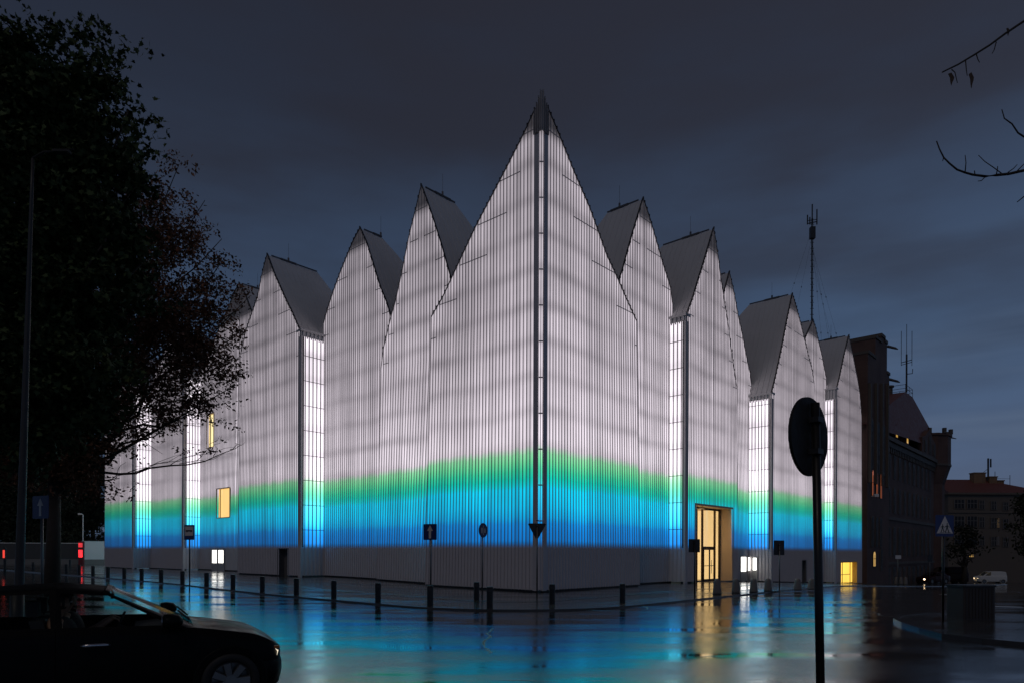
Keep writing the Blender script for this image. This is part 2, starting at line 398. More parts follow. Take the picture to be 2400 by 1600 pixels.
# ------------------------------------------------------------------ the concert hall
HALL = empty('concert_hall', (CN[0], CN[1], 0), 'glowing white concert hall of pointed gables with blue and green light at its foot', 'concert hall')
class Plane:
    def __init__(s, side, n):
        s.d, s.din = (DL, DR) if side == 'L' else (DR, DL); s.side = side; s.n = n; s.O = CN + s.din * n
    def hit(s, px, py):
        a, c = ray(px, py)
        t = (a * s.O[1] - s.O[0]) / (s.d[0] - a * s.d[1]); Y = s.O[1] + t * s.d[1]
        return t, CAMZ + c * Y
    def P(s, t, z, dn=0.0):
        p = s.O + s.d * t + s.din * dn; return Vector((p[0], p[1], z))
    def g(s, t): p = s.O + s.d * t; return zg(p[0], p[1])
PART = {}
def wall_strips(pl, cols, mat, fmat, parent_name, fin_d=.042, fin_w=.026, openings=(), fins=True, chan0=0, dn0=0.0, flip=1, transoms=True, tmat=None):
    """cols: list of (s_bottom, s_top, z_eave, z_top) lamella lines; glass strips between them, lamellas on them, thin transoms"""
    sk, fi, tr = MB(), MB(), MB(); ch, ed = [], []
    def spos(c, z): return c[0] + (c[1] - c[0]) * min(1.0, max(0.0, z / c[2]))
    for i in range(len(cols) - 1):
        a, b = cols[i], cols[i + 1]; zt = .5 * (a[3] + b[3]); zb = min(pl.g(a[0]), pl.g(b[0])) + .09
        spans = [(zb, zt)]; m = .5 * (a[0] + b[0])
        for s0, s1, z0, z1 in openings:
            if s0 < m < s1: spans = [q for q in ((spans[0][0], z0), (z1, zt)) if q[1] - q[0] > .02]
        for lo, hi in spans:
            rows = [lo] + ([a[2]] if lo < a[2] - .1 < hi - .2 else []) + [hi]
            for r0, r1 in zip(rows[:-1], rows[1:]):
                q0, q1 = (a[3], b[3]) if r1 == zt else (r1, r1)
                sk.face([pl.P(spos(a, r0), r0, dn0), pl.P(spos(b, r0), r0, dn0), pl.P(spos(b, r1), q1, dn0), pl.P(spos(a, r1), q0, dn0)])
                e = .02
                ch += [chan0 + i + e, chan0 + i + 1 - e, chan0 + i + 1 - e, chan0 + i + e] if flip > 0 else [chan0 + i + 1 - e, chan0 + i + e, chan0 + i + e, chan0 + i + 1 - e]
                ed += [zt - r0, zt - r0, zt - r1, zt - r1]
    sk.att = {'chan': ch, 'edge': ed}
    so = sk.build(parent_name, mat, HALL)
    if fins:
        for i, c in enumerate(cols):
            zb = pl.g(c[0]) + .07; zt = c[3] - .02; spans = [(zb, zt)]
            for s0, s1, z0, z1 in openings:
                if s0 - .05 < c[0] < s1 + .05: spans = [q for q in ((zb, z0), (z1, zt)) if q[1] - q[0] > .05]
            w = fin_w / 2
            for lo, hi in spans:
                rows = [lo] + ([2.1] if lo < 2.0 and hi > 2.3 else []) + ([c[2]] if lo < c[2] - .1 < hi - .2 else []) + [hi]
                for r0, r1 in zip(rows[:-1], rows[1:]):
                    s0, s1 = spos(c, r0), spos(c, r1); fi_m = 3 if r1 < 2.11 else 0
                    fi.hexa([pl.P(s0 - w, r0, dn0 - fin_d), pl.P(s0 + w, r0, dn0 - fin_d), pl.P(s0 + w, r0, dn0 + .01), pl.P(s0 - w, r0, dn0 + .01)],
                            [pl.P(s1 - w, r1, dn0 - fin_d), pl.P(s1 + w, r1, dn0 - fin_d), pl.P(s1 + w, r1, dn0 + .01), pl.P(s1 - w, r1, dn0 + .01)], fi_m)
    if transoms:
        k = -1
        while True:
            z = TR0 + TRS * k; k += 1
            if z > max(c[3] for c in cols): break
            run = []
            def flush(run, hh=.018):
                if len(run) > 1:
                    a, b = spos(run[0], z), spos(run[-1], z)
                    tr.hexa([pl.P(a, z - hh, dn0 - .03), pl.P(b, z - hh, dn0 - .03), pl.P(b, z - hh, dn0 - .004), pl.P(a, z - hh, dn0 - .004)],
                            [pl.P(a, z + hh, dn0 - .03), pl.P(b, z + hh, dn0 - .03), pl.P(b, z + hh, dn0 - .004), pl.P(a, z + hh, dn0 - .004)])
            for c in cols:
                inop = any(s0 < c[0] < s1 and z0 < z < z1 for s0, s1, z0, z1 in openings)
                if c[3] > z and not inop and (tmat or c[3] - z < 2.0 + .5 * math.sin(z * 7 + c[0] * .3)): run.append(c)
                else: flush(run); run = []
            flush(run)
    for f_ in tr.f: fi.f.append(tuple(i + len(fi.v) for i in f_)); fi.m.append(1)
    fi.v += tr.v
    if not tmat:                                   # dark stepped caps closing the channels along the gable edge
        for a, b in zip(cols[:-1], cols[1:]):
            D_ = ((a[1], a[3]), (b[1], b[3]))
            bot = [pl.P(D_[0][0], D_[0][1] - .02, dn0 - .045), pl.P(D_[1][0], D_[1][1] - .02, dn0 - .045), pl.P(D_[1][0], D_[1][1] - .02, dn0 + .05), pl.P(D_[0][0], D_[0][1] - .02, dn0 + .05)]
            fi.hexa(bot, [p + Vector((0, 0, .06)) for p in bot], 2)
            bot = [pl.P(a[1] + x, a[3] - .06, dn0 + y) for x, y in ((-.022, -.075), (.022, -.075), (.022, .01), (-.022, .01))]
            fi.hexa(bot, [p + Vector((0, 0, .14)) for p in bot], 2)
    fi.build('lamella_cladding', [fmat, tmat or M['fin'], M['cap'], M['base_rib']], so)
    return so
def block(side, n, outline, base, ridge=None, hip=None, openings=(), s_from=None, Ldef=9.0, roof=True, chan0=0):
    pl = Plane(side, n)
    pts = sorted(pl.hit(*p) for p in outline)
    S = [p[0] for p in pts]; Z = [p[1] for p in pts]
    b = sorted(pl.hit(q, 1340)[0] for q in base)
    if s_from is not None: b[0] = s_from; S2 = s_from
    st0 = S[0] if s_from is None else s_from; st1 = S[-1]
    ze = min(Z[0] if s_from is None else 99, Z[-1]) - .2
    N = max(3, round((b[1] - b[0]) / PITCH)); cols = []
    for j in range(N + 1):
        f = j / N; sb = b[0] + (b[1] - b[0]) * f; st = st0 + (st1 - st0) * f
        cols.append((sb, st, ze, float(np.interp(st, S, Z))))
    if s_from is None:
        ia = int(np.argmax(Z)); j = min(range(N + 1), key=lambda j: abs(cols[j][1] - S[ia]))
        cols[j] = (cols[j][0], S[ia], ze, Z[ia])
    wall_strips(pl, cols, M['skin'], M['fin'], 'gable_facade', openings=openings, chan0=chan0, flip=1 if side == 'L' else -1)
    # recessed dark plinth
    mb = MB()
    for k in range(8):
        a = b[0] + (b[1] - b[0]) * k / 8; c = b[0] + (b[1] - b[0]) * (k + 1) / 8
        if any(o[0] - .3 < .5 * (a + c) < o[1] + .3 and o[2] < .3 for o in openings):
            if mb.f: mb.build('plinth', M['plinth'], HALL)
            mb = MB(); continue
        za, zc = pl.g(a), pl.g(c)
        mb.hexa([pl.P(a, za - .2, .06), pl.P(c, zc - .2, .06), pl.P(c, zc - .2, .3), pl.P(a, za - .2, .3)], [pl.P(a, za + .1, .06), pl.P(c, zc + .1, .06), pl.P(c, zc + .1, .3), pl.P(a, za + .1, .3)])
    if mb.f: mb.build('plinth', M['plinth'], HALL)
    if roof:
        ia = int(np.argmax(Z)); za = Z[ia]; sa = S[ia]
        apex = pl.P(sa, za); din = Vector((pl.din[0], pl.din[1], 0))
        L = Ldef; kk = .6
        if ridge:
            a, _ = ray(*ridge); L = (apex.x - a * apex.y) / (a * din.y - din.x)
        if hip:
            e = pl.P(S[0], Z[0]) - apex; nn = e.cross(din); a, c = ray(*hip); rd = Vector((a, 1, c)); cam = Vector((0, 0, CAMZ))
            t = (apex - cam).dot(nn) / rd.dot(nn); Pp = cam + rd * t
            kk = min(2.5, max(.1, ((Pp - apex).dot(din) - L) / max(.1, za - Pp.z)))
        mb = MB(); F0 = -.02; back = []; seam = MB()
        fr = [(s, z - .06) for s, z in zip(S, Z)]
        def bk(z): return L + (za - z) * kk
        for (s0, z0), (s1, z1) in zip(fr[:-1], fr[1:]):
            mb.face([pl.P(s0, z0, F0), pl.P(s1, z1, F0), pl.P(s1, z1, bk(z1)), pl.P(s0, z0, bk(z0))])
        mb.face([pl.P(s, z, bk(z)) for s, z in fr])
        ro = mb.build('gable_roof', M['roof'], HALL)
        # standing seams running down the slope that faces the street corner, ridge capping, lightning rod
        q = .4
        while q < bk(fr[0][1]):
            run = [(s, z) for s, z in fr[:ia + 1] if bk(z) > q + .02]
            for (s0, z0), (s1, z1) in zip(run[:-1], run[1:]):
                h = .02
                seam.hexa([pl.P(s0, z0 - .02, q), pl.P(s1, z1 - .02, q), pl.P(s1, z1 - .02, q + .03), pl.P(s0, z0 - .02, q + .03)],
                          [pl.P(s0 - h, z0 + h * .5, q), pl.P(s1 - h, z1 + h * .5, q), pl.P(s1 - h, z1 + h * .5, q + .03), pl.P(s0 - h, z0 + h * .5, q + .03)])
            q += .4
        cp = MB(); cp.tube([pl.P(sa, za, .3), pl.P(sa, za, L)], .05, 6)
        cp.box((-.05, -.06, 0), (.05, .06, .25), M=Matrix.Translation(pl.P(sa, za, 1.6)))
        cp.tube([pl.P(sa, za, 1.0), pl.P(sa, za, min(L, 2.2))], .08, 6)
        seam.build('standing_seam', M['roof'], ro); cp.build('ridge_cap', M['dark_fin'], ro)
        rod = MB(); rod.tube([pl.P(sa, za, 1.6), pl.P(sa, za + 1.3, 1.6)], .009, 5); rod.build('lightning_rod', M['dark_fin'], ro)
    return pl, S, Z, b
def return_wall(pl, n_out, n_in, s, eave_z, wall_z, post=.17):
    """bright side wall of a gable that stands forward, seen along the street corner: wider spaced lamellas, eave fascia on top"""
    rp = Plane('R' if pl.side == 'L' else 'L', 0.0)
    rp.O = CN + pl.d * s; rp.d = pl.din; rp.din = pl.d          # runs inward, faces the corner side
    n = n_out; cols = []; span = n_in - n_out; N = max(3, round(span / .27))
    for j in range(N + 1):
        a = n_out + .02 + (span - .02) * j / N
        cols.append((a, a, wall_z, wall_z + .02))
    so = wall_strips(rp, cols, M['ret'], M['fin'], 'return_wall', fin_d=.05, fin_w=.06, chan0=int(50 + s * 7), tmat=M['dark_fin'])
    mb = MB()
    z0 = rp.g(n_out) - .1
    for a, w in ((n_out + .12, .07),):
        mb.hexa([rp.P(a, 2.1, -.09), rp.P(a + w, 2.1, -.09), rp.P(a + w, 2.1, .0), rp.P(a, 2.1, .0)], [rp.P(a, wall_z, -.09), rp.P(a + w, wall_z, -.09), rp.P(a + w, wall_z, .0), rp.P(a, wall_z, .0)])
    mb.build('corner_post', M['dark_fin'], so)
    mb = MB()
    mb.hexa([rp.P(n_out - .02, z0, -.07), rp.P(n_out + .10, z0, -.07), rp.P(n_out + .10, z0, .25), rp.P(n_out - .02, z0, .25)], [rp.P(n_out - .02, wall_z, -.07), rp.P(n_out + .10, wall_z, -.07), rp.P(n_out + .10, wall_z, .25), rp.P(n_out - .02, wall_z, .25)])
    mb.build('edge_panel', M['base_rib'], so)
    fa = MB()
    fa.hexa([rp.P(n_out, wall_z, .0), rp.P(n_in, wall_z, .0), rp.P(n_in, wall_z, .4), rp.P(n_out, wall_z, .4)], [rp.P(n_out, eave_z - .12, .0), rp.P(n_in, eave_z - .12, .0), rp.P(n_in, eave_z - .12, .4), rp.P(n_out, eave_z - .12, .4)])
    for j in range(N):
        a = n_out + span * (j + .5) / N
        fa.hexa([rp.P(a - .03, wall_z - .1, -.08), rp.P(a + .03, wall_z - .1, -.08), rp.P(a + .03, wall_z - .1, .1), rp.P(a - .03, wall_z - .1, .1)], [rp.P(a - .03, eave_z - .12, -.08), rp.P(a + .03, eave_z - .12, -.08), rp.P(a + .03, eave_z - .12, .1), rp.P(a - .03, eave_z - .12, .1)])
    fa.hexa([rp.P(n_out - .05, eave_z - .12, -.12), rp.P(n_in, eave_z - .12, -.12), rp.P(n_in, eave_z - .12, .5), rp.P(n_out - .05, eave_z - .12, .5)], [rp.P(n_out - .05, eave_z + .02, -.12), rp.P(n_in, eave_z + .02, -.12), rp.P(n_in, eave_z + .02, .5), rp.P(n_out - .05, eave_z + .02, .5)])
    fa.build('eave_fascia', M['roof'], HALL)
    return rp, so
# --- opening measurements
PC2 = Plane('R', 0.0); PB4 = Plane('L', 3.0); PC6 = Plane('R', 0.0); PC3 = Plane('R', 1.77); PC4 = PC2; PB3 = Plane('L', 0.0)
def opening(pl, x0, x1, ytop, ybot=None):
    a, b = sorted((pl.hit(x0, 1340)[0], pl.hit(x1, 1340)[0])); m = .5 * (x0 + x1)
    z1 = pl.hit(m, ytop)[1]; z0 = pl.hit(m, ybot)[1] if ybot else -9
    return (a, b, z0, z1)
OD = opening(PC2, 1630, 1716, 1187); OY = opening(PC6, 1970.5, 2008, 1316)
OW1 = opening(PB4, 508.4, 538.2, 1144, 1211); OW2 = opening(PB4, 485, 500, 970, 1047)
# --- corner block, two faces up to one peak
CH = .40
Lpts = [(1270, 222), (1229.6, 311), (1191, 387.5), (1153, 460), (1114.8, 533), (1076.5, 615), (1038, 697.5), (1011.5, 743)]
Rpts = [(1270, 222), (1306, 307), (1344.5, 403), (1382.7, 491), (1421, 598), (1447.8, 655.5), (1470.8, 709), (1491, 752)]
edges = {}
for side, o, bx in (('L', Lpts, (1250, 998)), ('R', Rpts, (1290, 1498))):
    pl, S, Z, b = block(side, 0.0, o, bx, s_from=CH, roof=False, chan0=0 if side == 'L' else 300)
    edges[side] = [pl.P(s, z - .05) for s, z in zip(S, Z)]
ZP = edges['L'][0].z
mb = MB(); Q = wl(11, 11, edges['L'][-1].z)
for side in 'LR':
    E = edges[side]; A = E[0]
    for k in range(len(E) - 1):
        f0, f1 = k / (len(E) - 1), (k + 1) / (len(E) - 1)
        mb.face([E[k], E[k + 1], A.lerp(Q, f1), A.lerp(Q, f0)])
mb.build('gable_roof', M['roof'], HALL)
# the slit of bright glass up the corner edge, between dark side panels
pL, pR = Plane('L', 0.0), Plane('R', 0.0)
ZT = ZP - .65
cor = MB(); att = ([], [])
a0, a1 = pL.P(.125, 0), pR.P(.125, 0)
NC = 2
for k in range(NC):
    p, q = a0.lerp(a1, k / NC), a0.lerp(a1, (k + 1) / NC)
    cor.face([Vector((p.x, p.y, .1)), Vector((q.x, q.y, .1)), Vector((q.x, q.y, ZT)), Vector((p.x, p.y, ZT))])
    att[0].extend([700 + k, 700 + k + .9, 700 + k + .9, 700 + k]); att[1].extend([9, 9, 9, 9])
cor.att = {'chan': att[0], 'edge': att[1]}
co = cor.build('corner_glass', M['slit'], HALL)
mb = MB()
for pl in (pL, pR):
    mb.hexa([pl.P(.13, .05, -.06), pl.P(CH, .05, -.06), pl.P(CH, .05, .1), pl.P(.13, .05, .1)], [pl.P(.13, ZT + .45, -.06), pl.P(CH, ZT, -.06), pl.P(CH, ZT, .1), pl.P(.13, ZT + .45, .1)])
mid = a0.lerp(a1, .5); out = Vector((-(DL + DR)[0], -(DL + DR)[1], 0)).normalized()
mb.tube([mid + out * .07 + Vector((0, 0, .1)), mid + out * .07 + Vector((0, 0, ZP))], .016, 6)
k = -1
while TR0 + TRS * k < ZT:
    z = TR0 + TRS * k; k += 1
    mb.tube([a0 + out * .06 + Vector((0, 0, z)), a1 + out * .06 + Vector((0, 0, z))], .035, 5)
mb.face([pL.P(.15, ZT - .1, -.05), pR.P(.15, ZT - .1, -.05), pR.P(.13, ZT + .45, -.05), (CN[0], CN[1], ZP + .25), pL.P(.13, ZT + .45, -.05)])
mb.build('corner_frame', M['corner'], co)
mb = MB()                                     # solid ribbed tip where both faces meet
for pl in (pL, pR):
    o_ = -.11
    mb.face([pl.P(o_, ZT - 1.0, -.11), pl.P(CH + .04, ZT - 1.0, -.08), pl.P(CH + .04, ZP - .78, -.08), pl.P(o_, ZP + .22, -.11)])
    for s_ in (-.02, .10, .22, .34):
        mb.hexa([pl.P(s_ - .012, ZT - 1.0, -.15), pl.P(s_ + .012, ZT - 1.0, -.15), pl.P(s_ + .012, ZT - 1.0, -.09), pl.P(s_ - .012, ZT - 1.0, -.09)],
                [pl.P(s_ - .012, ZP + .18 - s_ * 2, -.15), pl.P(s_ + .012, ZP + .18 - s_ * 2, -.15), pl.P(s_ + .012, ZP + .18 - s_ * 2, -.09), pl.P(s_ - .012, ZP + .18 - s_ * 2, -.09)])
mb.build('corner_tip', M['tip'], HALL)
# --- left street gables
b1 = block('L', 1.3, [(1078, 725), (1055, 645), (1035.8, 576), (1016.6, 515), (1001, 469), (988, 434), (974.5, 492), (959, 553), (944, 630), (928.6, 702), (917, 742), (905.7, 790), (898, 821), (893.4, 865)], (1050, 884), (1066, 472.7), (1112, 541.6), chan0=60)
b2 = block('L', 1.75, [(935, 800), (915, 737), (905.7, 706), (890, 668), (875, 618), (859.7, 568), (844.4, 534), (829, 562.6), (813.8, 599), (798.5, 637), (783, 679), (768, 725), (759, 757)], (930, 757), (894, 557), (946, 620), chan0=100)
nic = opening(PB3, 652, 676, 1285)
b3 = block('L', 0.0, [(703.6, 772), (698.8, 763), (685.4, 732), (672, 705), (658.6, 675), (644, 642), (627, 596), (618.4, 625), (612.7, 652), (605, 694), (591.6, 732), (578, 772), (565, 828)], (703.6, 558), (742.8, 638.4), (783, 684), chan0=140, openings=[nic])
b4 = block('L', 3.0, [(612, 800), (589.7, 728), (575, 690), (561, 663), (548, 690), (530, 735), (505, 790), (480, 850), (466, 880)], (600, 462), None, None, openings=[OW1, OW2], chan0=180)
b5 = block('L', 1.5, [(428, 880), (415, 830), (400, 775), (385, 820), (362, 880), (350, 915)], (429, 348), None, None, chan0=220)
b6 = block('L', -0.1, [(312, 905), (296, 860), (282, 825), (268, 860), (247, 930)], (312, 246), None, None, chan0=250)
# --- right street gables
c1 = block('R', 1.1, [(1440, 700), (1451, 653.5), (1458, 635), (1469.5, 591.5), (1481, 550), (1494.8, 504), (1506.7, 465), (1517.8, 497), (1529, 534), (1540.7, 575.5), (1552, 614.5), (1563.7, 651), (1573, 683), (1575.5, 713)], (1455, 1575), (1423.6, 498.5), (1402, 528), chan0=360)
c2 = block('R', 0.0, [(1609.6, 736), (1611.9, 729), (1623.4, 697), (1635, 658), (1648.6, 614.5), (1660, 575.5), (1672, 535), (1679.6, 580), (1685.4, 624), (1688.8, 656), (1693, 678), (1698, 714), (1706, 762), (1714.8, 831), (1722.5, 885), (1726, 905)], (1606, 1729), (1554.5, 573), (1546.5, 582), openings=[OD], chan0=400)
c3 = block('R', 1.77, [(1668, 800), (1698, 679), (1708.8, 637.5), (1720, 686), (1728.9, 737), (1739, 783), (1749, 836), (1758, 877), (1760, 900)], (1690, 1762), None, None, chan0=440)
nic2 = opening(PC4, 1880, 1890, 1312)
c4 = block('R', 0.0, [(1808, 918), (1818, 877), (1831, 816), (1843.7, 750), (1856.4, 688.5), (1866.6, 722), (1876.8, 762), (1887, 803), (1897, 844), (1902, 862), (1907, 895)], (1808, 1909), (1757, 714), (1732.7, 739.5), chan0=480, openings=[nic2])
c5 = block('R', 1.0, [(1872, 860), (1887, 790.5), (1905, 750), (1911, 767.5), (1917.6, 798), (1925, 829), (1933, 870), (1936.8, 890), (1937.5, 915)], (1885, 1938), None, None, chan0=540)
c6 = block('R', 0.0, [(1961, 908), (1968.7, 875), (1979, 826), (1989, 785.4), (1996.7, 824), (2003, 857), (2009.5, 890), (2014.6, 923), (2018.4, 972)], (1958.5, 2019.5), None, None, openings=[OY], Ldef=14, chan0=570)
for bk_, n1, wy in ((b3, 1.75, 788), (b5, 3.0, 905), (b6, 1.5, 930), (c2, 1.1, 751), (c4, 1.77, 932), (c6, 1.0, 934)):
    pl, S, Z, b = bk_
    return_wall(pl, pl.n, n1, b[0], Z[0], Z[0] - (.30 if bk_ in (b5, b6) else abs(Z[0] - pl.hit({id(b3): 704, id(c2): 1607, id(c4): 1808, id(c6): 1959}.get(id(bk_), 704), wy)[1])))
# the hall's far left end, glowing as well, out of sight from the street
pl6 = b6[0]; pe = Plane('L', 0.0); pe.O = CN + DL * b6[3][1]; pe.d = DR; pe.din = -DL
wall_strips(pe, [(q_, q_, 11.0, 12.0 + 3.5 * (1 - abs((q_ % 7.0) - 3.5) / 3.5)) for q_ in np.arange(-.1, 30, .46)], M['skin_end'], M['fin'], 'gable_facade', chan0=800)
# solid inner mass of the hall
mb = MB()
P4 = [wl(4.2, 4.2), wl(50, 4.2), wl(50, 44), wl(4.2, 44)]
mb.hexa([p + Vector((0, 0, -3)) for p in P4], [p + Vector((0, 0, 9.5)) for p in P4])
mb.build('inner_wall', M['plinth'], HALL)

# --- main entrance: deep warm niche with bronze framed glazing
M['warm_room'] = glow('warm_glowing_foyer', sr(255, 212, 140), .98, .18, .5)  # foyer walls emit by themselves, lamplight put into the material
M['warm_lining'] = plain('ochre_lining', (.70, .54, .36), .45, 0, .1, 1)
M['white_lit'] = glow('white_lit_glass', (1, .97, .90), 2.6, .1, 1)
M['yellow_room'] = glow('yellow_glowing_lobby', sr(255, 206, 84), 1.15, .2, .6)  # lobby walls given their own glow in place of lamplight
M['orange_room'] = glow('amber_lit_room', sr(255, 205, 122), 1.05, .1, .5)
def glassfac(t):
    lw = t.n('ShaderNodeLayerWeight'); lw.inputs[0].default_value = .5
    return t.math('ADD', .04, t.math('MULTIPLY', t.math('POWER', lw.outputs['Facing'], 4.0), .7))
M['pale_room'] = glow('pale_lit_room', sr(255, 232, 165), 1.05, .1, .5)
def clear_glass():
    m, t = newmat('clear_glass'); o = t.n('ShaderNodeOutputMaterial')
    tr = t.n('ShaderNodeBsdfTransparent'); gl = t.n('ShaderNodeBsdfGlossy'); gl.inputs['Roughness'].default_value = .02
    fr = glassfac(t); mx = t.n('ShaderNodeMixShader')
    t.l(fr, mx.inputs[0]); t.l(tr.outputs[0], mx.inputs[1]); t.l(gl.outputs[0], mx.inputs[2]); t.l(mx.outputs[0], o.inputs[0]); return m
M['glass'] = clear_glass()
def pbox(mb, pl, s0, s1, z0, z1, d0, d1, m=0):
    mb.hexa([pl.P(s0, z0, d0), pl.P(s1, z0, d0), pl.P(s1, z0, d1), pl.P(s0, z0, d1)], [pl.P(s0, z1, d0), pl.P(s1, z1, d0), pl.P(s1, z1, d1), pl.P(s0, z1, d1)], m)
s0, s1, _, zt = OD; pl = PC2; g0 = pl.g(s0) - .02
DEP = .9
ent = MB()                                                  # lining: side walls and ceiling
pbox(ent, pl, s0 - .12, s0, g0, zt, -.02, 3.9); pbox(ent, pl, s1, s1 + .12, g0, zt, -.02, 3.9)
pbox(ent, pl, s0 - .12, s1 + .12, zt, zt + .12, -.02, 5.0)
eo = ent.build('entrance_lining', M['warm_lining'], HALL)
fl = MB(); pbox(fl, pl, s0, s1, g0 - .1, g0 + .01, 0.0, 3.9); fl.build('entrance_floor', M['slabs'], eo)
rm = MB(); pbox(rm, pl, s0, s1, g0, zt, 3.7, 3.8); rm.build('foyer_glow_wall', M['warm_room'], eo)
q = MB(); pbox(q, pl, s1 - .012, s1 - .004, g0 + .02, zt - .02, DEP + .08, 3.68); q.build('foyer_side_glow', M['warm_room'], eo)  # thin glowing sheet added over the lining to brighten the foyer
fm, dr = MB(), MB()
W = s1 - s0; zdoor = g0 + 2.15
fw = .05
xs_ = [0, .18 * W, .55 * W, .72 * W, W]
xs_ = [Plane('R', DEP).hit(q, 1340)[0] - s0 for q in (1632, 1645.5, 1674.5, 1685.5)]
for q in xs_: pbox(fm, pl, s0 + q - fw, s0 + q + fw, g0, zt, DEP - .06, DEP + .06)
pbox(fm, pl, s0, s1, zt - .12, zt, DEP - .05, DEP + .05); pbox(fm, pl, s0, s1, g0, g0 + .08, DEP - .05, DEP + .05)
pbox(fm, pl, s0 + xs_[1], s0 + xs_[2], zdoor, zdoor + .14, DEP - .05, DEP + .05)
fm.build('door_frame', M['frame'], eo)
gm = MB(); pbox(gm, pl, s0 + fw, s1 - fw, g0 + .1, zt - .13, DEP, DEP + .02); gm.build('glazing', M['glass'], eo)
for k in range(2):
    d = MB(); w = (xs_[2] - xs_[1] - 2 * fw) / 2; a = s0 + xs_[1] + fw + k * w
    for q in (a, a + w - .06): pbox(d, pl, q, q + .06, g0 + .02, zdoor, DEP - .1, DEP - .055)
    pbox(d, pl, a + .06, a + w - .06, g0 + .02, g0 + .14, DEP - .1, DEP - .055); pbox(d, pl, a + .06, a + w - .06, zdoor - .08, zdoor, DEP - .1, DEP - .055)
    do = d.build('entrance_door', M['frame'], HALL)
    hd = MB(); hx = a + (w - .14 if k == 0 else .14)
    hd.tube([pl.P(hx, g0 + .5, DEP - .14), pl.P(hx, g0 + 1.4, DEP - .14)], .018, 6)
    pbox(hd, pl, a + .06, a + w - .06, g0 + 1.0, g0 + 1.04, DEP - .1, DEP - .07)
    hd.build('handle', M['black_paint'], do)
for nm, a, b in (('foyer_pilaster', .60, .66), ('foyer_pilaster', .28, .31)):
    q = MB(); pbox(q, pl, s0 + a * W, s0 + b * W, g0, zt, 2.6, 2.9); q.build(nm, M['warm_lining'], eo)
q = MB(); pbox(q, pl, s0 + .5 * W, s0 + .8 * W, g0, g0 + 1.0, 2.2, 2.6); q.build('foyer_counter', M['frame'], eo)
def area(name, loc, size, power, col, rot):
    l = bpy.data.lights.new(name, 'AREA'); l.size = size; l.energy = power; l.color = col
    o = bpy.data.objects.new(name, l); o.location = loc; o.rotation_euler = rot; COL.objects.link(o); return o
lo_ = area('foyer_ceiling_light', pl.P(.5 * (s0 + s1), zt - .15, 2.2), 1.6, 45, (1, .74, .40), (0, 0, RZ)); attach(lo_, HALL)
lo_ = area('porch_ceiling_light', pl.P(.5 * (s0 + s1), zt - .05, .55), .7, 9, (1, .72, .38), (0, 0, RZ)); attach(lo_, HALL)
# --- yellow lobby door at the far end
s0, s1, _, zt = OY; g0 = PC6.g(.5 * (s0 + s1)) - .02
q = MB(); pbox(q, PC6, s0 - .1, s0, g0, zt, -.02, 2.4); pbox(q, PC6, s1, s1 + .1, g0, zt, -.02, 2.4); pbox(q, PC6, s0 - .1, s1 + .1, zt, zt + .1, -.02, 2.4)
eo = q.build('lobby_lining', plain('yellow_lining', (.70, .50, .18), .5), HALL)
q = MB(); pbox(q, PC6, s1 - .012, s1 - .004, g0 + .02, zt - .01, .42, 2.0); q.build('lobby_side_glow', M['yellow_room'], eo)  # glowing sheet laid on the lining so the lobby looks lit
q = MB(); pbox(q, PC6, s0, s1, g0, zt, 2.0, 2.1); q.build('lobby_glow_wall', M['yellow_room'], eo)
q = MB(); pbox(q, PC6, s0, s1, g0 - .1, g0 + .01, 0, 2.4); q.build('lobby_floor', M['slabs'], eo)
q = MB(); m_ = PC6.hit(1984, 1340)[0]; e_ = PC6.hit(2002, 1340)[0]
for a in (s0 + .03, m_, e_): pbox(q, PC6, a - .025, a + .025, g0, zt, .35, .40)
pbox(q, PC6, s0, s1, zt - .05, zt, .35, .4); pbox(q, PC6, s0, e_, g0 + .85, g0 + .9, .34, .39); pbox(q, PC6, s0, s1, g0 + .01, g0 + .07, .35, .4)
pbox(q, PC6, s0 + .25, s0 + .75, g0 + .95, g0 + 1.95, .42, .45)
q.build('lobby_door_frame', M['frame'], eo)
lo_ = area('lobby_ceiling_light', PC6.P(.5 * (s0 + s1), zt - .08, 1.0), .8, 14, (1, .72, .28), (0, 0, RZ)); attach(lo_, HALL)
# --- amber windows in the recessed left gable
for (s0, s1, z0, z1) in (OW1, OW2):
    q = MB()
    for a, b, c, d in ((s0 - .08, s0, z0, z1), (s1, s1 + .08, z0, z1), (s0 - .08, s1 + .08, z1, z1 + .08), (s0 - .08, s1 + .08, z0 - .08, z0)): pbox(q, PB4, a, b, c, d, -.05, .22)
    wo = q.build('window', M['warm_lining'], HALL)
    q = MB(); pbox(q, PB4, s0, s1, z0, z1, .18, .20); q.build('lit_pane', M['orange_room'] if z0 < 8 else M['pale_room'], wo)
    q = MB(); pbox(q, PB4, s0 + .30, s0 + .36, z0, z1, .12, .17); pbox(q, PB4, s1 - .30, s1 - .24, z0, z1, .12, .17); q.build('window_frame', M['frame'], wo)
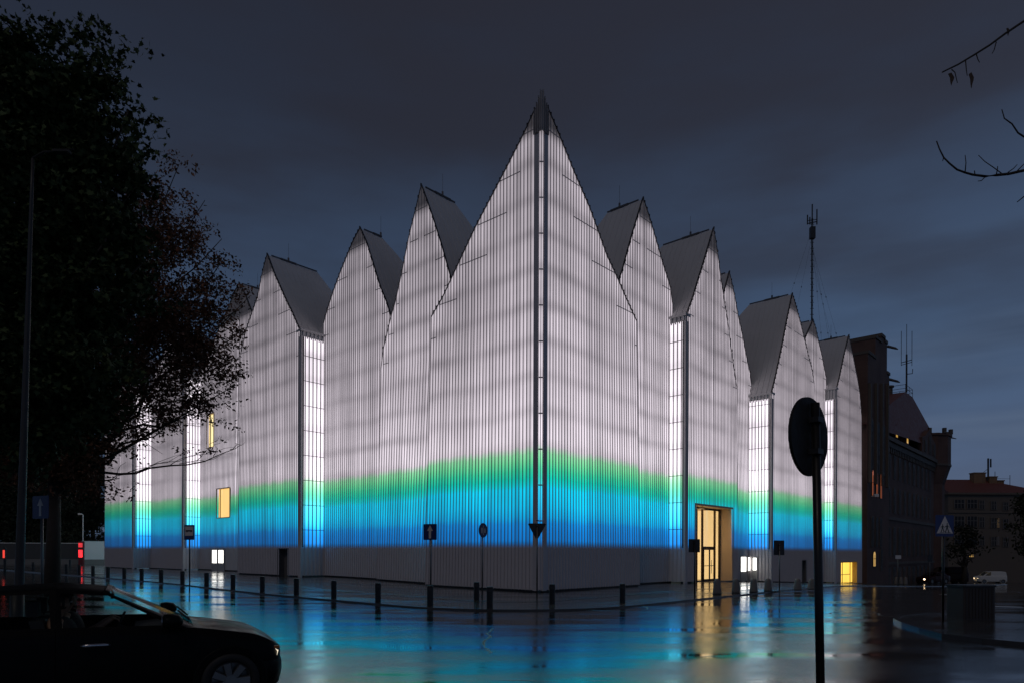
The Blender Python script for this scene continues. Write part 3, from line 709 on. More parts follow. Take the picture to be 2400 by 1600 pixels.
# --- white lit glass doors
def lit_door(pl, x0, x1, y0, y1, pad=.12):
    a, b = sorted((pl.hit(x0, 1320)[0], pl.hit(x1, 1320)[0])); m = .5 * (x0 + x1); z1, z0 = pl.hit(m, y0)[1], pl.hit(m, y1)[1]; g = pl.g(a)
    q = MB(); pbox(q, pl, a - pad, b + pad, g, z1 + pad, -.10, -.055)
    d = q.build('service_door', plain('pale_grey_door', (.35, .34, .33), .4), HALL)
    q = MB(); pbox(q, pl, a, b, z0, z1, -.115, -.101); q.build('lit_pane', M['white_lit'], d)
    q = MB(); q.tube([pl.P(b + pad * .5, g + 1.0, -.15), pl.P(b + pad * .5, g + 1.2, -.15)], .02, 6); q.build('handle', M['galv'], d)
lit_door(PB4, 500.3, 510.5, 1288, 1318, .16); lit_door(PB4, 515, 526, 1288, 1318, .16)
lit_door(PC3, 1734, 1745.5, 1304, 1338, .05); lit_door(PC3, 1750.5, 1759.5, 1305, 1336, .05)
rp = Plane('L', 0.0); rp.O = CN + DR * c4[3][0]; rp.d = DL; rp.din = DR
lit_door(rp, 1766, 1774, 1306, 1335, .08)
# dark service niches
for op, pl in ((nic, PB3), (nic2, PC4)):
    s0, s1, _, z1 = op; g = pl.g(s0)
    q = MB(); pbox(q, pl, s0 - .02, s1 + .02, g, z1, .45, .5); pbox(q, pl, s0 - .06, s0, g, z1, -.02, .45); pbox(q, pl, s1, s1 + .06, g, z1, -.02, .45); pbox(q, pl, s0, s1, z1, z1 + .06, -.02, .5)
    q.build('service_niche', plain('grey_niche_panel', (.13, .125, .13), .5), HALL)

# ------------------------------------------------------------------ street furniture
def ordinal(i): return ['first', 'second', 'third', 'fourth', 'fifth', 'sixth', 'seventh', 'eighth', 'ninth', 'tenth', 'eleventh', 'twelfth', 'thirteenth', 'fourteenth', 'fifteenth', 'sixteenth', 'seventeenth', 'eighteenth', 'nineteenth', 'twentieth'][i]
q = MB(); q.lathe([(.105, 0), (.105, .66), (.098, .68), (.09, .685)], 18)
bol0 = q.build('bollard', M['black_paint'], sm=False)
q = MB(); q.lathe([(.112, .52), (.112, .60)], 18); bb = q.build('band', M['sign_back'], None); bb.parent = bol0
B = [(77.6, 1335), (127.5, 1339.7), (155.4, 1343), (185.7, 1346), (217.8, 1349.6), (253, 1353), (291.2, 1356), (332, 1359.8), (377.5, 1364), (427.6, 1368.8), (484, 1374), (546, 1380), (614.8, 1386), (694.5, 1393), (782.3, 1400.5), (885.8, 1409.5), (1008, 1419)]
for i, (x, y) in enumerate(B):
    o = bol0 if i == 0 else copy_tree(bol0)
    o.location = ground_at(x, y)
    if i == len(B) - 1: lab = 'black steel bollard at the foot of the one-way sign pole'
    else: lab = 'black steel bollard, %s left of the one-way sign along the wet kerb' % ordinal(len(B) - 2 - i)
    tag(o, lab, 'bollard', 'black bollards along the left kerb')
for x, y, lab in ((1117, 1405.6, 'black bollard just left of the round blue sign pole'), (1147.8, 1423, 'black bollard nearest the rounded kerb corner, right of the round blue sign'),
                  (1294, 1413, 'black bollard standing right of the triangular sign pole'), (1459, 1411, 'lone black bollard below the right end of the corner gable')):
    o = copy_tree(bol0); o.location = ground_at(x, y); tag(o, lab, 'bollard', 'black bollards round the street corner')
for x, y, lab in ((115.6, 1329, 'black bollard far off on the dark plaza, left of its pair'), (164, 1324.5, 'black bollard far off on the dark plaza, right of its pair')):
    o = copy_tree(bol0); o.location = ground_at(x, y); tag(o, lab, 'bollard', 'far bollards on the plaza')
q = MB(); q.lathe([(.21, 0), (.205, .12), (.155, .62), (.14, .70), (.10, .77), (.03, .80)], 20)
st0 = q.build('stone_bollard', M['concrete'], sm=True)
for i, (x, y) in enumerate(((1680.7, 1392), (1725, 1389), (1766.2, 1388), (1800, 1385), (1869.6, 1382.6), (1902, 1381))):
    o = st0 if i == 0 else copy_tree(st0)
    p = ground_at(x, y); o.location = p
    o.scale = (.9, .9, (1354.5 - y) / -1600 * p.y / .8)
    lab = ['in front of the warm main entrance', 'right of the warm main entrance', 'in front of the lit white doors', 'right of the lit white doors', 'left of the dark service niche', 'beside the big round sign pole'][i]
    tag(o, 'tapered grey concrete bollard ' + lab, 'bollard', 'tapered concrete bollards along the right kerb')
for i, x in enumerate((2101, 2111.5, 2122.4)):
    o = copy_tree(st0); q_ = at(x, 1297, 70); q_.z = zg(q_.x, q_.y); o.location = q_; o.scale = (1, 1, 1)
    tag(o, 'pale concrete bollard by the brick building, ' + ['left', 'middle', 'right'][i] + ' of three', 'bollard', 'pale bollards by the brick building')

def rrect(w, h, r=.03, n=4):
    pts = []
    for cx, cy, a0 in ((w / 2 - r, h / 2 - r, 0), (-w / 2 + r, h / 2 - r, 90), (-w / 2 + r, -h / 2 + r, 180), (w / 2 - r, -h / 2 + r, 270)):
        for k in range(n + 1):
            a = R(a0 + 90 * k / n); pts.append((cx + r * math.cos(a), cy + r * math.sin(a)))
    return pts
def circle(r, n=40): return [(r * math.cos(2 * math.pi * k / n), r * math.sin(2 * math.pi * k / n)) for k in range(n)]
ARROW = [(-.05, -.24), (.05, -.24), (.05, .04), (.13, .04), (0, .25), (-.13, .04), (-.05, .04)]
def signpost(name, label, base, zc, yaw, plates, rad=.03, lean=(0, 0), top=None, cat='traffic sign', polemat='galv', group=None):
    """base on the ground; plates: (part name, outline, depth off the pole, thickness, material); yaw turns the face, 0 = towards -Y"""
    e = empty(name, base, label, cat, group)
    T = Matrix.Translation(Vector((base[0], base[1], base[2])))
    tp = top if top else zc + .2
    q = MB(); q.tube([T @ Vector((0, 0, -.05)), T @ Vector((lean[0] * tp, lean[1] * tp, tp))], rad, 12)
    po = q.build('pole', M[polemat], e, True)
    Rm = T @ Matrix.Translation(Vector((lean[0] * zc, lean[1] * zc, zc))) @ Matrix.Rotation(yaw, 4, 'Z') @ Matrix.Rotation(R(90), 4, 'X')
    # local x right, y up, z towards the viewer side
    first = None
    for nm, outl, off, th, mt in plates:
        q = MB()
        for oo in (outl if isinstance(outl[0], list) else [outl]): q.prism(oo, th, Rm @ Matrix.Translation(Vector((0, 0, off))))
        par = e if first is None else first
        o = q.build(nm, M[mt], par)
        if first is None: first = o
    q = MB()
    for dz in (-.12, .12): q.box((-.045, dz - .02, -rad * 1.1), (.045, dz + .02, rad * 1.25), M=Rm)
    q.build('bracket', M['sign_back'], e)
    return e
def poly_px(p, y): return p
p = ground_at(1009, 1413); k = p.y / 1600
signpost('road_sign', 'square blue one-way sign with a white upward arrow, centre left of the hall', p, (1293 - 1245.5) * k + CAMZ - p.z, R(-28), [('sign_plate', rrect(.56, .56), .035, .01, 'sign_blue'), ('arrow', [(x * .95, y * .95) for x, y in ARROW], .047, .004, 'sign_white')], group='street signs on poles')
p = ground_at(1130, 1396); k = p.y / 1600
signpost('road_sign', 'small round blue sign seen edgewise on a thin pole before the corner gable', p, (1293.5 - 1241.8) * k + CAMZ - p.z, R(56), [('sign_plate', circle(.30), .035, .01, 'sign_blue'), ('symbol', [[(-.015, -.2), (.015, -.2), (.015, .2), (-.015, .2)], [(-.14, -.12), (-.06, -.12), (-.04, .08), (-.1, .12), (-.15, .06)], [(.06, -.1), (.17, -.1), (.13, .1), (.08, .1)]], .047, .004, 'sign_white')], group='street signs on poles')
p = ground_at(1258.5, 1395); k = p.y / 1600
def tri_down(w, r=.05):
    out = []
    h = w * .9
    for cx, cy, a0 in ((w / 2 - r * 1.7, -r, -30), (-w / 2 + r * 1.7, -r, 90), (0, -h + 2 * r, 210)):
        for t in range(7):
            a = R(a0 + 120 * t / 6); out.append((cx + r * math.cos(a), cy + r * math.sin(a)))
    return out
signpost('road_sign', 'black back of a triangular give-way sign, point down, below the corner edge', p, (1293.5 - 1225) * k + CAMZ - p.z, R(8), [('sign_plate', tri_down(.80, .04), -.05, .012, 'sign_back')], top=(1293.5 - 1228) * k + CAMZ, group='street signs on poles')
p = ground_at(1628, 1399, 0); k = p.y / 1600
signpost('road_sign', 'dark square back of a sign standing before the warm main entrance', p, (1294 - 1276.5) * k + CAMZ - p.z, R(12), [('sign_plate', rrect(.50, .54), -.05, .012, 'sign_back')], polemat='black_paint', group='street signs on poles')
p = ground_at(1826.8, 1382.5); k = p.y / 1600
signpost('road_sign', 'dark square back of a sign left of the big round sign, before the hall', p, (1295 - 1281.7) * k + CAMZ - p.z, R(15), [('sign_plate', rrect(.60, .72), -.05, .012, 'sign_back')], group='street signs on poles')
p = ground_at(444.5, 1374); k = p.y / 1600
BUS = [[(-.20, -.02), (.20, -.02), (.20, .015), (.17, .05), (-.20, .05)], [(-.15, -.05), (-.08, -.05), (-.08, -.02), (-.15, -.02)], [(.09, -.05), (.16, -.05), (.16, -.02), (.09, -.02)]]
signpost('bus_stop_sign', 'blue bus stop sign with a white panel and dark bus symbol', p, (1291 - 1246.5) * k + CAMZ - p.z, R(-18), [('sign_plate', rrect(.60, .72), .035, .01, 'sign_blue'), ('panel', [(x, y + .06) for x, y in rrect(.47, .44, .02)], .047, .004, 'sign_white'), ('symbol', [[(x, y + .06) for x, y in o] for o in BUS], .052, .003, 'sign_black')], cat='bus stop sign', polemat='black_paint')
Yp = 17.5; p = at(98.5, 1293, Yp); p.z = ROAD
signpost('road_sign', 'square blue one-way sign with upward arrow in the dark behind the car roof', p, (1291 - 1189) * Yp / 1600 + CAMZ - p.z, R(-25), [('sign_plate', rrect(.66, .58), .035, .01, 'sign_blue'), ('arrow', [(x * .95, y * .95) for x, y in ARROW], .047, .004, 'sign_white')], group='street signs on poles')
p = ground_at(2210, 1461, -.03); k = p.y / 1600
TRI = [(-.26, -.20), (.26, -.20), (0, .26)]
def ped(cx, cy, s, f=1):
    S_ = lambda pts: [(cx + f * x * s, cy + y * s) for x, y in (pts if f > 0 else pts[::-1])]
    return [S_([(-.02, .16), (.02, .16), (.03, .2), (0, .23), (-.03, .2)]), S_([(-.05, .0), (.03, -.01), (.05, .14), (-.03, .15)]),
            S_([(-.05, 0), (-.01, 0), (-.07, -.18), (-.12, -.18)]), S_([(.0, 0), (.04, 0), (.12, -.17), (.07, -.18)]), S_([(.03, .13), (.05, .1), (.13, .03), (.12, .06)]), S_([(-.03, .13), (-.02, .1), (-.12, .05), (-.12, .08)])]
fig = ped(.07, -.07, .62) + ped(-.075, -.075, .52) + [[(-.17, -.185), (-.03, -.185), (-.03, -.175), (-.17, -.175)], [(.03, -.185), (.2, -.185), (.2, -.175), (.03, -.175)]]
signpost('crossing_sign', 'blue pedestrian crossing sign with two walking figures in a white triangle', p, (1296 - 1230) * k + CAMZ - p.z, R(14), [('sign_plate', rrect(.58, .56), .035, .01, 'sign_blue'), ('triangle', TRI, .047, .004, 'sign_white'), ('symbol', fig, .052, .003, 'sign_black')], polemat='black_paint', group='street signs on poles')
p = at(2104.5, 1297, 68); p.z = zg(p.x, p.y); k = p.y / 1600
signpost('road_sign', 'small pale rectangular sign on a pole left of the parked cars', p, (1297 - 1304.5) * k + CAMZ - p.z, R(20), [('sign_plate', rrect(.75, .36), .035, .01, 'sign_white')], group='street signs on poles')
p = at(2179, 1297, 74); p.z = zg(p.x, p.y); k = p.y / 1600
signpost('road_sign', 'grey square sign on a pole beside the dark parked van', p, (1297 - 1307.5) * k + CAMZ - p.z, R(20), [('sign_plate', rrect(.68, .72), .035, .01, 'sign_back')], group='street signs on poles')
# big round sign, seen from behind, close to the camera
Yb = 5.2; p = Vector((at(1929, 1600, Yb).x, Yb, ROAD)); zc = (1295.5 - 1020) * Yb / 1600 + CAMZ - p.z
tx = at(1912, 1020, Yb).x
big = signpost('round_sign', 'big black back of a round road sign close by on a leaning pole', p, zc, R(41), [('sign_plate', circle(.30, 64), -.055, .012, 'black_matt'), ('rim', [circle(.302, 64)], -.066, .012, 'black_paint')], rad=.032, lean=((tx - p.x) / zc, 0), top=zc + .25, polemat='black_paint')

# lamp post on the left, leaning slightly, with one arm
Yl = 12.5; b_ = Vector((at(40, 1500, Yl).x, Yl, ROAD)); t_ = at(77, 372, Yl)
lp = empty('street_lamp', b_, 'tall tapered grey lamp post rising through the dark tree on the left', 'street lamp')
q = MB(); n = 14; q.tube([b_.lerp(t_, i / n) for i in range(n + 1)], [.085 - .06 * i / n for i in range(n + 1)], 12); q.build('pole', M['post_grey'], lp, True)
q = MB(); q.tube([b_ + Vector((0, 0, -.05)), b_ + Vector((0, 0, 1.1))], .11, 12); q.build('pole_base', M['post_grey'], lp, True)
a1 = at(130, 356, Yl); a2 = at(172, 350, Yl)
q = MB(); q.tube([t_, t_.lerp(a1, .5) + Vector((0, 0, .06)), a1, a2], [.022, .02, .017, .015], 8); q.build('arm', M['black_matt'], lp, True)
q = MB(); q.box((-.02, -.06, -.025), (.26, .06, .02), M=Matrix.Translation(a1)); q.build('lamp_head', M['black_matt'], lp)

# litter bin / cabinet on the near right corner
p = ground_at(2297, 1458, -.03)
cab = empty('utility_cabinet', p, 'squat dark grey cabinet standing on the near right pavement', 'cabinet', rz=R(6))
Tm = Matrix.Translation(p) @ Matrix.Rotation(R(6), 4, 'Z')
q = MB(); q.prism(rrect(.92, .66, .05), .90, Tm @ Matrix.Translation((0, .33, .05))); q.build('body', plain('ribbed_dark_concrete', (.04, .032, .029), .6, 0, .3, 7, .3), cab)
q = MB(); q.prism(rrect(.97, .71, .06), .05, Tm @ Matrix.Translation((0, .33, .95))); q.build('lid', M['sign_back'], cab)
q = MB(); q.prism(rrect(.84, .58, .03), .07, Tm @ Matrix.Translation((0, .33, -.02))); q.build('foot', M['plinth'], cab)
for k in range(7):
    pass
q = MB()
for k in range(9): q.box((-.42 + k * .095, -.014, .10), (-.38 + k * .095, .002, .92), M=Tm)
q.build('rib', plain('dark_concrete_rib', (.03, .025, .023), .6), cab)

# ------------------------------------------------------------------ boundary wall and red lit panel at the far left
Yw = 88.0
def wallseg(name, label, cat, x0, x1, yt, yb, Y, mat, capm=None, depth=.3, plinth=None):
    a, b = at(x0, yb, Y), at(x1, yb, Y); zt = at(x0, yt, Y).z; z0 = zg(a.x, a.y) - .1
    e = empty(name, (a.x, Y, z0), label, cat)
    q = MB(); n = max(1, int((b.x - a.x) / 1.6))
    for k in range(n):
        u, v = a.x + (b.x - a.x) * k / n, a.x + (b.x - a.x) * (k + 1) / n
        q.box((u + .008, Y, z0 + .75), (v - .008, Y + depth, zt - .08))
    q.build('wall_panel', mat, e)
    q = MB(); q.box((a.x, Y - .03, z0), (b.x, Y + depth + .03, z0 + .74)); q.build('plinth', plinth or M['concrete'], e)
    q = MB(); q.box((a.x - .03, Y - .05, zt - .079), (b.x + .03, Y + depth + .05, zt)); q.build('coping', capm or M['sign_white'], e)
    return e
M['white_wall'] = plain('white_painted_wall', (.62, .62, .60), .5, 0, .1, 1)
w0, w1 = wl(2.95, 75), wl(15, 75); Yw = w0.y - .6; zt_ = 1.8 + 23.5 / 1600 * w0.y; z0_ = zg(w0.x, w0.y) - .1
e = empty('boundary_wall', (w0.x, w0.y, z0_), 'low white boundary wall lit teal beside the left end of the hall', 'wall')
Tw = Matrix.Translation((w0.x, w0.y, 0)) @ Matrix.Rotation(RZ, 4, 'Z'); Lw = (w1 - w0).length
q = MB(); n = 5
for k in range(n): q.box((Lw * k / n + .01, 0, z0_ + .72), (Lw * (k + 1) / n - .01, .3, zt_ - .08), M=Tw)
q.build('wall_panel', M['white_wall'], e)
q = MB(); q.box((0, -.03, z0_), (Lw, .33, z0_ + .71), M=Tw); q.build('plinth', M['concrete'], e)
q = MB(); q.box((-.03, -.05, zt_ - .079), (Lw, .35, zt_), M=Tw); q.build('coping', M['white_wall'], e)
wallseg('boundary_wall', 'dark grey panel wall running off behind the bollards on the far left', 'wall', -120, 180, 1270, 1318, Yw + .5, plain('dim_grey_wall', (.05, .047, .046), .6))
a = at(182.5, 1309, Yw - .5); b = at(193.3, 1267, Yw - .5)
rl = empty('light_panel', (a.x, Yw - .5, zg(a.x, Yw)), 'red glowing light panel at the end of the white wall', 'light panel')
q = MB(); q.box((a.x, Yw - .42, zg(a.x, Yw) - .1), (b.x, Yw - .1, b.z)); q.build('housing', plain('dark_red_housing', (.12, .01, .01), .4), rl)
for f0, f1, s in ((.10, .52, 'lo'), (.66, .90, 'hi')):
    q = MB(); q.box((a.x + .04, Yw - .46, a.z + (b.z - a.z) * f0), (b.x - .04, Yw - .425, a.z + (b.z - a.z) * f1)); q.build('lamp', glow('red_lamp_' + s, (1, .015, .02), 1.6 if s == 'lo' else .8, .5, 2.5), rl)
a = at(194.5, 1267, Yw + 2); t_ = at(194.5, 1205, Yw + 2)
sl = empty('street_lamp', (a.x, Yw + 2, zg(a.x, Yw)), 'small pale lamp post with a short arm behind the white wall', 'street lamp')
q = MB(); q.tube([(a.x, Yw + 2, zg(a.x, Yw)), t_], .06, 8); q.build('pole', M['sign_white'], sl)
q = MB(); q.tube([t_, at(190, 1203, Yw + 2)], .05, 6); q.box((-.35, -.1, -.12), (.05, .1, .08), M=Matrix.Translation(at(190, 1203, Yw + 2))); q.build('lamp_head', M['sign_white'], sl)
a = at(11.5, 1308, 52); q = MB(); q.lathe([(.09, 0), (.09, 2.0), (.05, 2.05)], 10, c=(a.x, 52, 0)); rs = empty('signal_post', (a.x, 52, 0), 'tiny red signal light on a short post at the far left edge', 'signal')
q.build('pole', M['black_paint'], rs); q = MB(); q.box((a.x - .06, 51.85, 1.25), (a.x + .06, 51.9, 1.85)); q.build('lamp', glow('small_red_lamp', (1, .05, .02), .9), rs)

# ------------------------------------------------------------------ brick building at the right
M['brick'] = None
def brick_mat(name, a, b, sc=1.0):
    m, t = newmat(name); pos = t.n('ShaderNodeTexCoord').outputs['Object']
    g = t.n('ShaderNodeSeparateXYZ'); t.l(t.scale(pos, (1, 1, 1), -RZ), g.inputs[0])
    cb = t.n('ShaderNodeCombineXYZ'); t.l(t.math('ADD', g.outputs[0], g.outputs[1]), cb.inputs[0]); t.l(g.outputs[2], cb.inputs[1])
    br = t.n('ShaderNodeTexBrick'); t.l(cb.outputs[0], br.inputs['Vector']); br.inputs['Scale'].default_value = sc
    br.inputs['Brick Width'].default_value = .26; br.inputs['Row Height'].default_value = .08; br.inputs['Mortar Size'].default_value = .008
    br.inputs['Color1'].default_value = (*a, 1); br.inputs['Color2'].default_value = (*b, 1); br.inputs['Mortar'].default_value = (.16, .14, .12, 1)
    c = t.mix(t.mrange(t.noise(pos, .4, 4), .3, .7, .2, .9), br.outputs['Color'], tuple(x * .55 for x in a))
    t.bsdf(Base_Color=c, Roughness=.75); return m
M['brick'] = brick_mat('dark_red_brick', (.13, .06, .045), (.17, .08, .058))
M['tile'] = plain('dark_red_roof_tile', (.15, .05, .04), .6, 0, .3, 2)
M['stone'] = plain('sooty_stone_trim', (.10, .08, .065), .7, 0, .25, 3)
M['dark_win'] = plain('dark_window_glass', (.008, .008, .009), .6, 0, .2, 2)
M['amber_win'] = glow('orange_lit_window', sr(255, 128, 50), .24, .4, 2)
M['yel_win'] = glow('yellow_lit_window', sr(255, 200, 100), .5, .4, 2)
PBk = Plane('R', 0.0)
BH = empty('brick_building', tuple(PBk.P(52, PBk.g(52))), 'dark old brick building with stepped gable tower and hipped red roof', 'brick building')
def ar(w, h, point=.5, n=5):
    """pointed-arch window outline"""
    pts = [(-w / 2, 0), (w / 2, 0), (w / 2, h - w * point)]
    for k in range(1, n): t = k / n; pts.append((w / 2 * math.cos(t * math.pi / 2) , h - w * point + w * point * math.sin(t * math.pi / 2)))
    pts.append((0, h))
    for k in range(n - 1, 0, -1): t = k / n; pts.append((-w / 2 * math.cos(t * math.pi / 2), h - w * point + w * point * math.sin(t * math.pi / 2)))
    pts.append((-w / 2, h - w * point)); return pts
# faces the street: local x along DR, local z outward = -DL
def fm_(s, z, off=0.0):
    o = PBk.P(s, z, -off); Mx = Matrix.Identity(4)
    Mx.col[0] = (DR[0], DR[1], 0, 0); Mx.col[1] = (0, 0, 1, 0); Mx.col[2] = (-DL[0] * -1 * -1, -DL[1], 0, 0); Mx.col[2] = (-DL[0], -DL[1], 0, 0); Mx.col[3] = (o.x, o.y, o.z, 1); return Mx
def bwindow(s, z, w, h, mt='dark_win', arch=True, par=None, off=0.0):
    out = ar(w, h) if arch else [(-w / 2, 0), (w / 2, 0), (w / 2, h), (-w / 2, h)]
    q = MB(); big_ = [(x * (1 + .3), y * 1.06 - .08) for x, y in out]
    q.prism(big_, .07, fm_(s, z, off)); fo = q.build('window', M['stone'], par or BH)
    q = MB(); q.prism(out, .02, fm_(s, z, off + .071)); q.build('pane', M[mt], fo)
    q = MB(); q.prism([(-.03, .03), (.03, .03), (.03, h * .8), (-.03, h * .8)], .03, fm_(s, z, off + .092)); q.prism([(-w / 2, h * .5), (w / 2, h * .5), (w / 2, h * .5 + .06), (-w / 2, h * .5 + .06)], .026, fm_(s, z, off + .092)); q.build('glazing_bar', M['stone'], fo)
Sa, Sb, Sc = 58.5, 85.0, 91.0
zb = -4.2; ZC = 14.3
q = MB(); pbox(q, PBk, Sa, Sb, zb, ZC, 0, 24); q.build('wall', M['brick'], BH)
q = MB(); pbox(q, PBk, Sa, Sb, ZC, ZC + .45, -.45, 24.4); pbox(q, PBk, Sa, Sb, ZC - .6, ZC, -.22, 24.2); pbox(q, PBk, Sa, Sb, 5.6, 5.95, -.14, 0); pbox(q, PBk, Sa, Sb, .6, .9, -.14, 0)
k = Sa + .4
while k < Sb: pbox(q, PBk, k, k + .3, ZC - 1.2, ZC - .6, -.18, 0); k += .8
q.build('cornice', M['stone'], BH)
# hip roof with ridge running back from the street
z_ = 23.2
rf = MB(); E0, E1 = PBk.P(Sa - 8, ZC + .45, -.3), PBk.P(Sb + 3.6, ZC + 2.2, -.3); E2, E3 = PBk.P(Sb + 3.6, ZC + .45, 24.3), PBk.P(Sa - 8, ZC + .45, 24.3)
T0, T1 = PBk.P(78, z_, 2), PBk.P(82, z_, 2); T2, T3 = PBk.P(82, z_, 16), PBk.P(78, z_, 16)
for f_ in ((E0, E1, T1, T0), (E1, E2, T2, T1), (E2, E3, T3, T2), (E3, E0, T0, T3), (T0, T1, T2, T3)): rf.face(f_)
ro = rf.build('roof', M['tile'], BH)
rl_ = MB()
loop = [T0, T1, T2, T3]
for i in range(4):
    A_, B_ = loop[i], loop[(i + 1) % 4]
    for h in (.5, 1.0): rl_.tube([A_ + Vector((0, 0, h)), B_ + Vector((0, 0, h))], .03, 5)
    m = max(2, int((B_ - A_).length / 1.5))
    for j in range(m): rl_.tube([A_.lerp(B_, j / m), A_.lerp(B_, j / m) + Vector((0, 0, 1.05))], .03, 5)
rl_.build('railing', M['sign_back'], ro)
for f_ in (.16, .36):
    q = MB(); c0 = T0.lerp(T3, f_) + Vector((.5, .3, 0)); q.lathe([(.42, -.2), (.42, .9), (.6, 1.0), (.6, 1.2)], 10, c=c0); q.build('chimney', M['stone'], ro)
# aerial on the roof
b0 = T0 + Vector((.3, .3, 0)); top_z = at(2123, 830, b0.y).z
ae = empty('roof_aerial', b0, 'roof aerial with three tall whips on the brick building', 'aerial')
q = MB(); q.tube([b0, Vector((b0.x, b0.y, top_z))], .11, 8); q.build('mast', M['sign_back'], ae)
q = MB(); zc_ = at(2122, 846, b0.y).z; hw = 12.5 / 1600 * b0.y
q.tube([(b0.x - hw, b0.y, zc_ - .2), (b0.x + hw, b0.y, zc_ + .2)], .05, 6); q.tube([(b0.x - hw, b0.y, zc_ - .5), (b0.x + hw, b0.y, zc_ - .1)], .04, 6)
zd_ = at(2122, 876, b0.y).z; q.tube([(b0.x, b0.y, zd_), (b0.x + hw * 1.1, b0.y, zd_ + .1), (b0.x + hw * 1.15, b0.y, zd_ + .7)], .05, 6); q.build('cross_arm', M['sign_back'], ae)
for dx in (-hw, 0, hw):
    q = MB(); q.tube([(b0.x + dx, b0.y, zc_ - .6), (b0.x + dx, b0.y, at(2122, 760 if dx == 0 else 776, b0.y).z)], .035, 5); q.build('whip', M['sign_back'], ae)
# stepped gable tower
def silhouette_z(px, py, n=0.0): return Plane('R', n).hit(px, py)
steps = [(51.4, 876), (53.0, 832), (54.2, 832)]
tw = MB()
tz = lambda s, y: CAMZ + (1296.8 - y) / 1600 * PBk.P(s, 0).y
segs = [(51.2, 54.0, 836), (54.0, 56.2, 800), (56.2, 57.6, 793), (57.6, 58.6, 806), (58.6, 59.6, 879)]
q = MB()
for a, b, y in segs: pbox(q, PBk, a, b, zb, tz(.5 * (a + b), y), -.35, 9.0)
to = q.build('gable_tower', M['brick'], BH)
q = MB()
for a, b, y in segs: pbox(q, PBk, a - .05, b + .05, tz(.5 * (a + b), y), tz(.5 * (a + b), y) + .3, -.45, 9.1)
for s in (51.6, 53.9, 56.1, 58.4): pbox(q, PBk, s - .18, s + .18, 9, tz(s, 900), -.6, -.35)
q.build('coping', M['stone'], to)
q = MB()
for s, y in ((59.3, 812), (60.2, 889)):
    z = tz(s, y); q.tube([PBk.P(s, z, -.2), PBk.P(s + .5, z - .25, -.9), PBk.P(s + .7, z - .35, -1.1)], [.16, .13, .05], 6)
q.build('gargoyle', M['stone'], to)
for s in (52.6, 55.0, 57.2):
    bwindow(s, 10.2, .75, 5.2, 'dark_win', True, to, .36)
for i, s in enumerate((52.9, 54.5, 56.1)):
    bwindow(s, tz(s, 1161 + 3 * i), .42, 2.6, 'amber_win', True, to, .36)
    bwindow(s, 2.6, .8, 3.0, 'dark_win', True, to, .36)
bwindow(53.6, tz(53.6, 1326), .7, 1.5, 'yel_win', True, to, .36); bwindow(56.4, tz(56.4, 1334), .8, 2.2, 'dark_win', True, to, .36)
k = 0
for s in np.arange(61.0, 84.5, 2.35):
    bwindow(s, 10.4, .85, 2.6, 'dark_win'); bwindow(s, 6.5, .85, 2.8, 'dark_win'); bwindow(s, 1.6, .95, 3.2, 'dark_win'); bwindow(s, -2.0, .95, 2.2, 'dark_win', False); k += 1
for x, y in ((2090.6, 1016.6), (2116, 1031)):           # lit attic dormers
    s_d, z_d = Plane('R', .6).hit(x, y)
    q = MB(); q.prism([(-.75, -.5), (.75, -.5), (.75, .5), (.4, .95), (0, 1.15), (-.4, .95), (-.75, .5)], .9, fm_(s_d, z_d, -1.0)); do = q.build('dormer', M['tile'], BH)
    q = MB(); q.prism(ar(.7, .95), .02, fm_(s_d, z_d - .4, -.09)); q.build('pane', M['yel_win'], do)
# corner turret, jutting above a corbel
ct = PBk.P(Sb + 2.6, 0, 1.8); tur = MB()
ztop = tz(Sb + 2.6, 1024)
tur.lathe([(2.6, zb), (2.6, 11.5), (3.1, 13.2), (3.35, 14.0), (3.35, ztop), (3.5, ztop), (3.5, ztop + .3), (.1, ztop + .35)], 12, c=(ct.x, ct.y, 0)); to2 = tur.build('corner_turret', M['brick'], BH)
q = MB()
for i in range(10):
    a = 2 * math.pi * i / 10
    q.box((-.2, -.2, 0), (.2, .2, .7), M=Matrix.Translation((ct.x + 3.3 * math.cos(a), ct.y + 3.3 * math.sin(a), ztop + .3))); q.build('merlon', M['stone'], to2); q = MB()
q.tube([(ct.x + 3.2, ct.y - .5, ztop + .2), (ct.x + 4.2, ct.y - .8, ztop - .1)], [.15, .05], 6)
q.build('gargoyle', M['stone'], to2); q = MB(); q.lathe([(3.42, 14.0), (3.42, 14.3)], 12, c=(ct.x, ct.y, 0)); q.build('corbel_ring', M['stone'], to2)
g1 = MB(); s1_ = Sb - 5.0; g1.prism([(-4.2, 0), (4.2, 0), (4.2, 2.0), (2.4, 2.4), (1.2, 3.0), (0, 3.5), (-1.2, 3.0), (-2.4, 2.4), (-4.2, 2.0)], .6, fm_(s1_, ZC + .4, -.2)); go = g1.build('attic_gable', M['brick'], BH)
for s in (-2.6, 0, 2.6): bwindow(s1_ + s, ZC + .8, .8, 1.5 if s else 2.2, 'dark_win', True, go, .41)
# flood lamp on the tower
q = MB(); pp = PBk.P(52.6, tz(52.6, 1161), -.8); q.tube([pp + Vector((0, 0, -.1)), PBk.P(52.6, tz(52.6, 1161) - .1, -.3)], .04, 6); q.box((-.22, -.15, -.14), (.22, .15, .14), M=Matrix.Translation(pp)); q.build('flood_lamp', M['sign_white'], BH)

